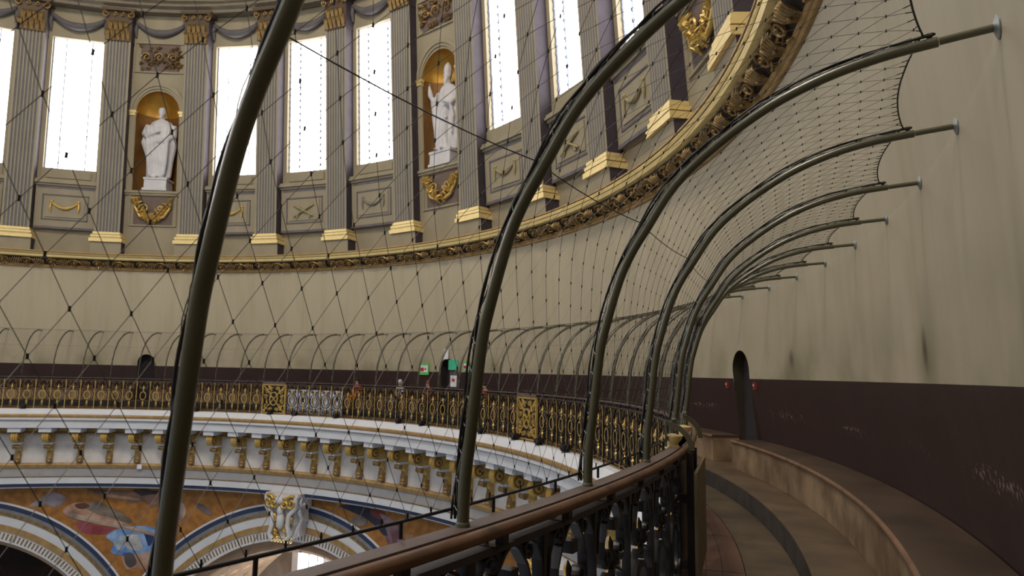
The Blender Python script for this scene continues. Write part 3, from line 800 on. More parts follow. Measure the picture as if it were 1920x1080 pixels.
# brackets
def make_bracket(label):
    t = thing('scroll_bracket', label, 'bracket', group='gilded scroll brackets under the ledge')
    # local: -x towards the void, x=0 at the frieze face, z=0 at the soffit
    m = MB(); m.box(-.80, 0, -.215, .215, -.17, 0, 0); m.box(-.76, 0, -.235, .235, -.025, -.005, 0); m.build('cap_block', WHITE, t)
    def side(cx, cz, r, wid, poly=None):
        pass
    m = MB()
    # upper scroll: barrel plus concentric rims on both flanks
    for (r, w) in ((.185, .115), (.15, .14), (.10, .150), (.05, .165)):
        n = 20; vs = []
        for y in (-w, w):
            for k in range(n): vs.append((-.56+r*cos(2*PI*k/n), y, -.36+r*sin(2*PI*k/n)))
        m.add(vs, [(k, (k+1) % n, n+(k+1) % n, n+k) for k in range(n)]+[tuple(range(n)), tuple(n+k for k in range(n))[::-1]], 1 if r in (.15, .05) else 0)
    # body joining the scroll to the wall
    prof = [(-.60, -.18), (0, -.18), (0, -1.06), (-.10, -1.06), (-.13, -.95), (-.20, -.80), (-.30, -.66), (-.42, -.56)]
    n = len(prof); w = .095
    m.add([(x, -w, z) for x, z in prof]+[(x, w, z) for x, z in prof], [(k, (k+1) % n, n+(k+1) % n, n+k) for k in range(n)]+[tuple(range(n))[::-1], tuple(n+k for k in range(n))])
    # reeds over the barrel front
    for y in (-.07, 0, .07):
        pts = [(-.56+.175*cos(th), y, -.36+.20*sin(th)) for th in [PI*.35+PI*1.0*k/9 for k in range(10)]]; m.tube(pts, .035, 6)
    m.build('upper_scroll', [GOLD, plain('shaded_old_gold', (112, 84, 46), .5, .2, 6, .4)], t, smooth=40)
    m = MB(); m.box(-.44, -.05, -.14, .14, -.655, -.585); m.build('white_slip', WHITE, t)
    m = MB()
    for (r, w) in ((.085, .125), (.05, .14)):
        n = 14; vs = []
        for y in (-w, w):
            for k in range(n): vs.append((-.36+r*cos(2*PI*k/n), y, -.74+r*sin(2*PI*k/n)))
        m.add(vs, [(k, (k+1) % n, n+(k+1) % n, n+k) for k in range(n)]+[tuple(range(n)), tuple(n+k for k in range(n))[::-1]])
    prof = [(-.36, -.67), (-.26, -.67), (-.17, -.82), (-.14, -.95), (-.18, -1.08), (-.20, -1.30), (-.05, -1.36), (0, -1.36), (0, -.66)]
    n = len(prof); w = .09
    m.add([(x, -w, z) for x, z in prof]+[(x, w, z) for x, z in prof], [(k, (k+1) % n, n+(k+1) % n, n+k) for k in range(n)]+[tuple(range(n))[::-1], tuple(n+k for k in range(n))])
    for z, r in ((-1.30, .07), (-1.20, .055)): m.ball((-.17, 0, z), (r, .11, r), 10)
    m.build('lower_scroll', GOLD_D, t, smooth=40)
    return t
br0 = None
BRP = FEET0
brk = [k for k in range(9, 41)]
bvis = [k for k in reversed(brk) if (lambda q: q and -15 < q[0] < 1120 and q[1] < 1000)(screen(P(.995, BRP+DPH*k-.1, -.14)))]
for k in bvis:
    a = BRP+DPH*k-.15
    lab = 'gilded scroll bracket with white cap under the ledge, %s from the left edge' % (ORD[bvis.index(k)] if k in bvis else 'outermost')
    if br0 is None: br0 = make_bracket(lab); br0.location = P(1.033, a, -.1188); br0.rotation_euler = (0, 0, rad(a))
    else: dup(br0, P(1.033, a, -.1188), rad(a), lab)

# ------------------------------------------------------------------ crossing arches and mosaic spandrels
RL = 1.078; ZC = -.79; ACs = [63.35, 108.35, 153.35]
def arcR(R, rho, off): 
    x = off*PI/180*RL
    return ZC+math.sqrt(max(0, rho*rho-x*x))
def lowwall():
    m = MB(); step = .75
    for ac in ACs:
        A = azr(ac-22.5, ac+22.5, step)
        for i in range(len(A)-1):
            a0, a1 = A[i], A[i+1]
            z0, z1 = arcR(RL, .5, a0-ac), arcR(RL, .5, a1-ac)
            m.add([P(RL, a0, z0), P(RL, a1, z1), P(RL, a1, -.2650), P(RL, a0, -.2650)], [(0, 1, 2, 3)])
    return struct(m.build('wall_spandrel', MOSG))
lowwall()
def bands(ac, idx):
    spec = [(.502, .4975, -.0018, WHITE), (.4975, .487, -.001, BLUEB), (.487, .479, -.0012, GREYB), (.479, .472, -.003, GOLD_D), (.472, .452, -.0015, WHITE), (.452, .438, -.0035, GOLD_M), (.438, .415, -.001, WHITE)]
    m = MB()
    offs = [-24.5+49*k/72 for k in range(73)]
    for bi, (r0, r1, d, mt) in enumerate(spec):
        vs = []
        for o in offs:
            # offsets laid out by polar angle on the arch
            th = PI*(o+24.5)/49
            for r, dd in ((r0, 0), (r0, d), (r1, d), (r1, .002)):
                x = r*cos(th); z = ZC+r*sin(th); vs.append(P(RL+dd, ac-x/RL*180/PI, z))
        m.add(vs, [(i*4+k, i*4+k+1, (i+1)*4+k+1, (i+1)*4+k) for i in range(72) for k in range(3)], bi)
    # dentil slots
    for i in range(150):
        th = PI*(i+.5)/150
        for r0, r1 in ((.4345, .4195),):
            q = []
            for dth in (-.0045, .0045):
                for r in (r0, r1):
                    q.append((r*cos(th+dth), ZC+r*sin(th+dth)))
            c = [P(RL-.0013, ac-x/RL*180/PI, z) for x, z in (q[0], q[1], q[3], q[2])]; c2 = [P(RL-.0006, ac-x/RL*180/PI, z) for x, z in (q[0], q[1], q[3], q[2])]
            m.hexa([c[0], c[1], c[2], c[3], c2[0], c2[1], c2[2], c2[3]], 7)
    o = m.build('arch_mouldings', [s[3] for s in spec]+[GOLD_D], None, smooth=30)
    o.name = 'trim_%d' % (12+idx); struct(o)
    # soffit and what lies behind the arch
    m = MB(); vs = []; N = 48; depth = .34
    rows = [(0.0, .415), (.03, .415), (.03, .40), (depth, .40)]
    e = Vector((cos(rad(ac)), sin(rad(ac)), 0)); tt = Vector((sin(rad(ac)), -cos(rad(ac)), 0))
    c0 = P(1.0, ac, 0)
    for k in range(N+1):
        th = PI*k/N
        for d, r in rows:
            x = r*cos(th); z = ZC+r*sin(th)
            if d == 0.0: vs.append(P(RL+.002, ac-x/RL*180/PI, z))
            else:
                p0 = P(RL, ac-x/RL*180/PI, z); vs.append(p0+e*(d*S))
    m.add(vs, [(i*4+k, i*4+k+1, (i+1)*4+k+1, (i+1)*4+k) for i in range(N) for k in range(3)], [0, 0, 1]*N)
    e1 = [vs[i*4+3] for i in range(N+1)]
    m.add(e1, [tuple(range(N+1))], 2)
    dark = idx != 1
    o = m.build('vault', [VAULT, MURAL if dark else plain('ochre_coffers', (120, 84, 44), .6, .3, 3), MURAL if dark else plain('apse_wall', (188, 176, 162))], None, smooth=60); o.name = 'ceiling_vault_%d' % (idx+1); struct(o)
    if not dark:
        # coffer lattice ribs
        m = MB()
        def vp(th, d, r): 
            x = r*cos(th); return P(RL, ac-x/RL*180/PI, ZC+r*sin(th))+e*(d*S)
        for d in (.035, .085, .135, .185, .235, .285):
            m.tube([vp(PI*k/36, d, .393) for k in range(1, 36)], .20, 4)
        for i in range(1, 18):
            th = PI*i/18; m.tube([vp(th, .03+.05*k, .393) for k in range(6)], .18, 4)
        for i in range(18):
            for d in (.06, .11, .16, .21, .26): m.ball(vp(PI*(i+.5)/18, d, .396), .22, 6, 1)
        struct(m.build('ceiling_ribs', [VAULT, GOLD_M])).name = 'trim_20'
        m = MB()
        area('transept_daylight', P(RL, ac, -.62)+e*(.20*S)+tt*1.0, P(RL, ac+5, -.38), 2.5, 420, (1, .97, .92))
        def fr(x, z): return P(RL, ac, 0)*0+Vector((S*RL*cos(rad(ac)), S*RL*sin(rad(ac)), 0))+e*(.300*S)+tt*(x*S)+Vector((0, 0, z*S))
        y0, y1, z0, z1 = -.188, -.104, -.61, -.450
        m.add([fr(y0, z0), fr(y1, z0), fr(y1, z1), fr(y0, z1)], [(0, 1, 2, 3)], 0)
        for (a0, a1) in ((y0-.02, y0), (y1, y1+.02)):
            m.hexa([fr(a0, z0), fr(a1, z0), fr(a1, z0)-e*.3, fr(a0, z0)-e*.3, fr(a0, z1+.02), fr(a1, z1+.02), fr(a1, z1+.02)-e*.3, fr(a0, z1+.02)-e*.3], 1)
        for f in (.3, .65):
            xx = y0+(y1-y0)*f; m.tube([fr(xx, z0)-e*.05, fr(xx, z1)-e*.05], .03, 4, 2)
        struct(m.build('window_30', [GLASSM, WHITE_O, LEAD]))
for i, ac in enumerate(ACs): bands(ac, i)

# keystone consoles
def console(ac, label):
    t = thing('keystone_console', label, 'console', P(1.033, ac, -.2545), rad(ac), group='consoles over the crossing arches')
    m = MB(); m.box(-.35, .65, -.72, .72, -.12, 0.0); m.box(-.28, .65, -.62, .62, -.55, -.12)
    m.box(-.20, .65, -.52, .52, -1.1, -.55); m.box(-.14, .65, -.42, .42, -1.62, -1.1); m.build('block', WHITE_O, t)
    m = MB(); rnd = random.Random(5)
    for sg in (-1, 1):
        for (cy, cz, r, x) in ((.50, -.30, .26, -.42), (.24, -.34, .20, -.45), (.38, -.90, .18, -.30), (.22, -1.25, .15, -.26), (.33, -1.5, .13, -.22)):
            m.tube([(x, sg*y, z) for y, z in spiral(cy, cz, r, .04, 1.2, 1.4, 22)], .055, 6)
    m.build('gilt_scrolls', GOLD, t, smooth=60)
    m = MB()
    for sg in (-1, 1):
        m.tube([(-.36, sg*y, z) for y, z in [(.66, -.08), (.62, -.5), (.40, -.72), (.34, -1.1), (.46, -1.45), (.30, -1.62)]], .085, 8)
    m.ball((-.40, 0, -.22), (.16, .22, .15), 10); m.ball((-.34, 0, -.95), (.14, .16, .32), 10); m.ball((-.36, 0, -.6), (.14, .12, .2), 10)
    for sg in (-1, 1):
        m.tube([(x, sg*.66, z) for x, z in spiral(.05, -.30, .22, .05, 0, 1.3, 16)], .07, 6)
        m.tube([(-.1, sg*.60, -.6), (.1, sg*.60, -.9), (-.05, sg*.52, -1.3), (.05, sg*.46, -1.55)], .09, 7)
    m.build('white_carving', WHITE, t, smooth=60)
    m = MB()
    for j in range(7): m.ball((-.26, -.42+.14*j, -1.68), (.09, .07, .07), 8)
    m.build('gilt_beads', GOLD_B, t, smooth=60)
console(107.9, 'white and gold carved console at the crown of the lower arch, bottom centre-left')
console(62.9, 'carved white and gold console over the lower arch hidden beyond the handrail')

# mosaic figures: thin relief shapes set in the gold ground (generic robed figures)
def blob(t, nm, pts, rgb, lift, rgb2=None):
    # closed smooth outline through az/z points
    n = len(pts); out = []
    for i in range(n):
        p0, p1, p2, p3 = pts[i-1], pts[i], pts[(i+1) % n], pts[(i+2) % n]
        for k in range(5):
            u = k/5; out.append(tuple(0.5*((2*p1[j])+(-p0[j]+p2[j])*u+(2*p0[j]-5*p1[j]+4*p2[j]-p3[j])*u*u+(-p0[j]+3*p1[j]-3*p2[j]+p3[j])*u**3) for j in range(2)))
    cy = sum(p[0] for p in out)/len(out); cz = sum(p[1] for p in out)/len(out)
    base = Vector(t.location)
    vs = [P(RL-lift-.0004, cy, cz)-base]+[P(RL-lift, a, z)-base for a, z in out]+[P(RL, a, z)-base for a, z in out]
    N = len(out); fs = [(0, 1+k, 1+(k+1) % N) for k in range(N)]+[(1+k, 1+N+k, 1+N+(k+1) % N, 1+(k+1) % N) for k in range(N)]
    m = MB(); m.add(vs, fs)
    mt = mat('mosaic_'+nm, rgb, .65, rgb2=rgb2 or tuple(int(c*.62) for c in rgb), scale=1.6, bump=.25, bscale=50)
    return m.build(nm, mt, t)
t = thing('mosaic_panel', 'mosaic of reclining robed figures with a blue drapery on gold, lower left', 'mosaic', P(RL, 131, -.34))
blob(t, 'wing', [(144, -.3155), (143, -.298), (141.6, -.283), (140.2, -.290), (139.8, -.302), (140.9, -.318), (142, -.312)], (96, 82, 84), .0008, (150, 140, 150))
blob(t, 'torso', [(140, -.3235), (138.6, -.308), (137.2, -.312), (135.4, -.334), (133.5, -.345), (131.8, -.357), (131.6, -.366), (134.5, -.361), (137, -.348), (139.4, -.338)], (196, 152, 130), .001)
blob(t, 'robe', [(137.6, -.318), (136.2, -.305), (134.3, -.318), (132.2, -.338), (131.2, -.356), (133.4, -.349), (135.6, -.337)], (136, 124, 112), .0013)
blob(t, 'face', [(139.9, -.327), (138.9, -.316), (137.8, -.324), (138.4, -.338), (139.5, -.338)], (206, 160, 138), .0016)
blob(t, 'long_scarf', [(139.3, -.332), (136.2, -.3436), (131.7, -.3624), (128.2, -.378), (128.1, -.3862), (131.7, -.3730), (136.2, -.3560), (139, -.3436)], (198, 174, 160), .0019)
blob(t, 'red_cloth', [(138.2, -.3513), (137.5, -.3785), (135, -.3834), (133.2, -.379), (133.7, -.3687), (136, -.361)], (126, 50, 58), .0011, (160, 84, 96))
blob(t, 'blue_drapery', [(134.4, -.388), (133.2, -.372), (131.2, -.364), (128.4, -.366), (127.8, -.39), (128.1, -.418), (130, -.428), (131.8, -.434), (133.6, -.426), (133.4, -.405)], (46, 92, 168), .0014, (150, 184, 222))
blob(t, 'pale_lap', [(132, -.3875), (130.6, -.383), (129.8, -.392), (129.7, -.4186), (130.8, -.42), (131.7, -.4127)], (206, 208, 212), .002)
blob(t, 'legs', [(132.2, -.4192), (130.9, -.424), (129.8, -.42), (128.1, -.424), (128.2, -.452), (129, -.466), (130.6, -.462), (131.4, -.466), (132.1, -.444)], (150, 112, 92), .0012, (190, 168, 150))
blob(t, 'upper_figure', [(137.4, -.2755), (135.2, -.2765), (132, -.280), (129, -.282), (126.6, -.281), (125.2, -.292), (126.8, -.306), (128.4, -.316), (130.2, -.303), (131.6, -.309), (133, -.296), (135.4, -.290)], (146, 112, 92), .001, (88, 70, 66))
blob(t, 'seated_figure', [(127.6, -.300), (126, -.296), (124.6, -.306), (124.2, -.330), (125, -.352), (126.8, -.366), (127.9, -.350), (127.2, -.326)], (176, 160, 152), .0015, (110, 80, 76))
blob(t, 'dark_wing', [(131.5, -.277), (130, -.274), (128.2, -.279), (126.4, -.276), (127.4, -.287), (129.4, -.296), (130.6, -.288)], (70, 56, 54), .0016)
blob(t, 'arm', [(135.8, -.287), (134.4, -.283), (132.4, -.291), (130.6, -.298), (130.8, -.302), (133, -.298), (135, -.293)], (190, 148, 122), .0019)
blob(t, 'hair', [(138.6, -.312), (137.6, -.309), (136.8, -.315), (137.4, -.322), (138.2, -.321)], (92, 62, 46), .0021)
blob(t, 'forearm', [(137, -.335), (134.8, -.347), (132.2, -.356), (132, -.361), (134.6, -.354), (136.8, -.342)], (214, 172, 150), .0024)
blob(t, 'blue_fold', [(133.2, -.395), (132.2, -.385), (131.6, -.40), (132.4, -.42), (133, -.415)], (190, 208, 228), .0019)
blob(t, 'blue_fold', [(129.6, -.375), (128.6, -.376), (128.2, -.395), (128.8, -.41), (129.4, -.395)], (30, 62, 128), .0019)
blob(t, 'dark_fold', [(131.8, -.43), (130.9, -.428), (130.2, -.45), (131, -.462), (131.7, -.45)], (84, 74, 78), .0017)
blob(t, 'drapery_light', [(126.9, -.318), (125.8, -.308), (125, -.322), (125.6, -.345), (126.6, -.34)], (206, 198, 192), .0019)
blob(t, 'feather', [(122.9, -.3042), (121.9, -.3075), (120.9, -.318), (120.5, -.331), (121.7, -.326), (122.6, -.316)], (120, 104, 108), .001)
t = thing('mosaic_panel', 'mosaic with dark blue mantle and purple figure on gold, behind the handrail', 'mosaic', P(RL, 92, -.31))
blob(t, 'dark_mantle', [(101.6, -.2805), (99, -.2755), (96.6, -.277), (94.5, -.292), (93, -.318), (92.6, -.340), (94.2, -.331), (96, -.311), (98, -.296), (100, -.289)], (44, 54, 82), .001)
blob(t, 'purple_figure', [(95.2, -.2841), (93.4, -.290), (92.2, -.303), (91.2, -.3285), (91.8, -.347), (93.6, -.3458), (94.3, -.325), (94.4, -.303)], (150, 128, 140), .0015, (92, 54, 62))
blob(t, 'red_figure', [(96.8, -.279), (95, -.277), (93.9, -.289), (94.6, -.301), (96, -.297)], (136, 60, 52), .0012)
blob(t, 'ochre_robe', [(91.2, -.318), (89.4, -.316), (87.4, -.33), (84.9, -.345), (84.2, -.36), (87.4, -.366), (90, -.352)], (176, 140, 104), .001, (120, 86, 62))
blob(t, 'crimson_cloth', [(89.2, -.3836), (88.3, -.372), (87, -.366), (86.6, -.376), (87.6, -.392)], (170, 66, 62), .0014)
blob(t, 'blue_cloth', [(87.2, -.3705), (86, -.354), (84.4, -.348), (84, -.36), (85.6, -.374)], (58, 98, 148), .0013)
blob(t, 'feather', [(99.8, -.306), (98.6, -.297), (97.2, -.303), (97.6, -.316), (99, -.318)], (150, 138, 134), .0012)
m = MB()
for x0, x1 in ((-.06, .06),):
    m.box(-.02, 0, -.09, .09, -.09, .09)
tag(m.build('paper_scrap', PAPER, None, loc=None), 'small square of white paper on the gold moulding below the brackets', 'paper')
ps = COL.objects['paper_scrap'] if 'paper_scrap' in COL.objects else None
ps.location = P(1.0262, 129.6, -.2125); ps.rotation_euler = (0, 0, rad(129.6))

# ------------------------------------------------------------------ drum cornice
CA = azr(4, 175, .75)
ringobj('trim_30', [(1.0886, .2740), (1.0860, .2744), (1.0848, .2758), (1.0850, .2775), (1.0832, .2783), (1.0822, .2800), (1.0815, .2815), (1.0886, .2815)], GOLD_M, CA)
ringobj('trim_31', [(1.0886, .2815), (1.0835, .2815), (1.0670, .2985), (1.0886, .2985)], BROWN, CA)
def carve_unit(m, a, kind, flip):
    # one repeat of the carved frieze: a leafy scroll, then a spray of acanthus
    o = P(1.0750, a, .2900); e = Vector((cos(rad(a)), sin(rad(a)), 0)); tn = Vector((-sin(rad(a)), cos(rad(a)), 0))*flip
    up = Vector((-e.x*.70, -e.y*.70, .72)).normalized(); nn = up.cross(tn)*flip
    if nn.dot(e) > 0: nn = -nn
    def q(y, z, d=0.0): return o+tn*y+up*z+nn*d
    if kind == 0:
        pts = [q(y, z, .05) for y, z in spiral(0, 0, .155, .03, .3, 1.6, 16)]; m.tube(pts, [.030+.006*sin(k*1.5) for k in range(len(pts))], 5)
        m.ball(q(0, 0, .08), .04, 6)
        for k in range(5):
            th = 2.2+k*.55; m.tube([q(.15*cos(th), .15*sin(th), .03), q(.21*cos(th+.15), .19*sin(th+.15), .09), q(.25*cos(th+.45), .2*sin(th+.45), .04)], [.02, .03, .008], 4)
    else:
        for k in range(6):
            y = -.15+.06*k; c = .16-abs(k-2.5)*.02
            m.tube([q(y*.6, -.17, .01), q(y, -.05, .09), q(y*1.2+.02, c*.6, .11), q(y*1.3+.05, c, .05)], [.016, .030, .026, .008], 5)
        m.ball(q(.02, -.1, .1), (.035, .035, .035), 6)
m = MB()
for i in range(0, 110):
    a = 8+i*1.42
    if a > 158: break
    carve_unit(m, a, 0 if i % 2 == 0 else 1, 1 if i % 4 < 2 else -1)
struct(m.build('trim_32', GOLD_D, None, smooth=70))
ringobj('trim_33', [(1.0886, .2975), (1.0665, .2975), (1.0640, .2988), (1.0618, .2992), (1.0600, .3046), (1.0886, .3046)], GOLD_B, CA)
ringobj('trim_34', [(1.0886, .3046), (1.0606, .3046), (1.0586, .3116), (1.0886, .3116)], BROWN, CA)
m = MB()
for i in range(0, 860):
    a = 8+i*.175
    if a > 158: break
    e = Vector((cos(rad(a)), sin(rad(a)), 0)); tn = Vector((-sin(rad(a)), cos(rad(a)), 0)); c = P(1.0592, a, .3081)
    m.tube([c+tn*(.019*cos(2*PI*k/6))+(Vector((0, 0, 1))-e*.28)*(.040*sin(2*PI*k/6)) for k in range(6)], .009, 4, closed=True)
struct(m.build('trim_35', GOLD_B))
ringobj('trim_36', [(1.0886, .3116), (1.0572, .3116), (1.0572, .3140), (1.0886, .3140)], GOLD_M, CA)

# ------------------------------------------------------------------ upper drum: walls, windows, niches, pilasters
SH = -.08
def RP(z): return 1.0725+SH*(z-.311)
def RBk(z): return RP(z)+.029
UP = azr(20, 190, 1.0)
m = MB(); m.sweep([(RBk(.312), .312), (RBk(.487), .487), (1.14, .487), (1.14, .312)], UP, [0, 0, 0, 0]); struct(m.build('wall_plinth', STONE))
P0 = 149.04
def pa(k): return P0-11.25*k
BAYS = {}
for k in range(-1, 12):
    BAYS[k] = 'niche' if (k % 4) == 1 else 'window'
# bay between pilaster k and k+1 has centre pa(k)-5.625
wn = 0
for k in range(-2, 12):
    c = pa(k)-5.625; kind = 'niche' if (k % 4) == 1 else 'window'
    zb, zt = .534, .879
    a0, a1 = c-5.7, c+5.7
    if kind == 'window':
        hw = 3.30
        m = MB()
        m.sweep([(RBk(.487), .487), (RBk(zb), zb), (1.14, zb), (1.14, .487)], azr(a0, a1, 1.2))
        for s0, s1 in ((a0, c-hw), (c+hw, a1)):
            m.sweep([(RBk(zb), zb), (RBk(.97), .97), (1.13, .97), (1.13, zb)], azr(s0, s1, 1.2))
        m.sweep([(RBk(zt), zt), (RBk(.97), .97), (1.10, .97), (1.10, zt)], azr(c-hw, c+hw, 1.2))
        struct(m.build('wall_bay_%d' % (k+3), STONE))
        wn += 1
        m = MB()
        def Rg(z): return RBk(z)+.012
        A = azr(c-hw, c+hw, 1.1)
        m.sweep([(Rg(zb), zb), (Rg(zt), zt), (Rg(zt)+.001, zt), (Rg(zb)+.001, zb)], A, 0)
        # glazing bars
        for f in (-.5, .5):
            aa = c+f*hw*1.0
            m.tube([P(Rg(zb)-.0012, aa, zb), P(Rg(zt)-.0012, aa, zt)], .022, 4, 1)
        for f in (-.98, .98):
            aa = c+f*hw; m.tube([P(Rg(zb)-.001, aa, zb), P(Rg(zt)-.001, aa, zt)], .03, 4, 1)
        for j in range(1, 20):
            z = zb+(zt-zb)*j/20
            for aa in (c-.5*hw, c+.5*hw, c+.98*hw) if k >= 3 else (): m.ball(P(Rg(z)-.0015, aa, z), (.05, .05, .07), 5, 1)
        struct(m.build('window_%d' % wn, [GLASSM, LEAD]))
    else:
        # wall with arched opening
        hw = 3.0; zs = .700; rr = hw*PI/180*1.045; zsill = .487; n = 18
        m = MB(); arc = [(c-hw*cos(PI*j/n), zs+rr*sin(PI*j/n)) for j in range(n+1)]
        for s0, s1 in ((a0, c-hw), (c+hw, a1)):
            for z0, z1 in ((zsill, zs), (zs, .97)):
                for b0, b1 in zip(azr(s0, s1, 1.3), azr(s0, s1, 1.3)[1:]):
                    m.add([P(RBk(z0)-.006, b0, z0), P(RBk(z0)-.006, b1, z0), P(RBk(z1)-.006, b1, z1), P(RBk(z1)-.006, b0, z1)], [(0, 1, 2, 3)])
        for (b0, z0), (b1, z1) in zip(arc, arc[1:]):
            m.add([P(RBk(z0)-.006, b0, z0), P(RBk(z1)-.006, b1, z1), P(RBk(.97)-.006, b1, .97), P(RBk(.97)-.006, b0, .97)], [(0, 1, 2, 3)])
        m.sweep([(RBk(.3141)-.006, .3141), (RBk(zsill)-.006, zsill), (1.14, zsill), (1.14, .3141)], azr(a0, a1, 1.2))
        for s0, s1 in ((a0, c-hw), (c+hw, a1)): m.sweep([(RBk(.3)+.03, .3), (RBk(.97)+.03, .97), (1.13, .97), (1.13, .3)], azr(s0, s1))
        struct(m.build('wall_bay_%d' % (k+3), STONE))
        # niche recess: half cylinder and quarter dome, gilded
        base = P(RBk(zsill)-.006, c, zsill)
        t = thing('statue_niche', 'arched niche with gilded half dome behind the %s statue' % ('left' if k == 1 else 'right' if k == 5 else 'unseen'), 'niche', base, rad(c), group='arched niches between windows')
        r = .92; H = (zs-zsill)*S; sh = SH
        m = MB(); N = 16; rows = []
        for z in (0, H*.5, H): rows.append([(sh*z+r*.9*sin(PI*j/N), r*cos(PI*j/N), z) for j in range(N+1)])
        for q in range(1, 7):
            ph = PI/2*q/6; rows.append([(sh*H+r*.9*sin(PI*j/N)*cos(ph)+sh*r*sin(ph), r*cos(PI*j/N)*cos(ph), H+r*1.05*sin(ph)) for j in range(N+1)])
        vs = [p for row in rows for p in row]; W_ = N+1
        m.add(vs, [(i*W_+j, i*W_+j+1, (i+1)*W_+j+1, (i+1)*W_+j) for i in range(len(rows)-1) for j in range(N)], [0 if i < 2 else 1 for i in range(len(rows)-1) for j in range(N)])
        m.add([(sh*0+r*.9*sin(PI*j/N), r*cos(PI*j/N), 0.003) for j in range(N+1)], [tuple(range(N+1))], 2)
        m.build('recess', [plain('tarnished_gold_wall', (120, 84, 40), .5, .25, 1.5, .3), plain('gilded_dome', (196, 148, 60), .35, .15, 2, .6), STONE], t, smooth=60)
        m = MB()
        for (ri, ro, d) in ((r, r+.10, -.05), (r+.10, r+.24, -.09), (r+.24, r+.28, -.03)):
            vs = []
            for j in range(25):
                th = PI*j/24
                for rr_, dd in ((ri, 0), (ri, d), (ro, d), (ro, 0)): vs.append((sh*(H+rr_*sin(th))+dd, rr_*cos(th), H+rr_*1.05*sin(th)))
            m.add(vs, [(i*4+q, i*4+(q+1) % 4, (i+1)*4+(q+1) % 4, (i+1)*4+q) for i in range(24) for q in range(4)])
        for sg in (-1, 1): m.box(-.06, .05, sg*(r+.12)-.12, sg*(r+.12)+.12, 0, H-.22, 0, sh)
        m.box(-.14, .1, -1.28, 1.28, -.10, 0, 0); m.box(-.09, .1, -1.2, 1.2, -.18, -.10, 0)
        m.build('arch_surround', STONE, t, smooth=40)
        m = MB()
        for sg in (-1, 1): m.box(-.13, .05, sg*(r+.14)-.19, sg*(r+.14)+.19, H-.10, H, 0, sh); m.box(-.10, .05, sg*(r+.14)-.15, sg*(r+.14)+.15, H-.22, H-.10, 0, sh)
        m.build('gilt_impost', GOLD_B, t)
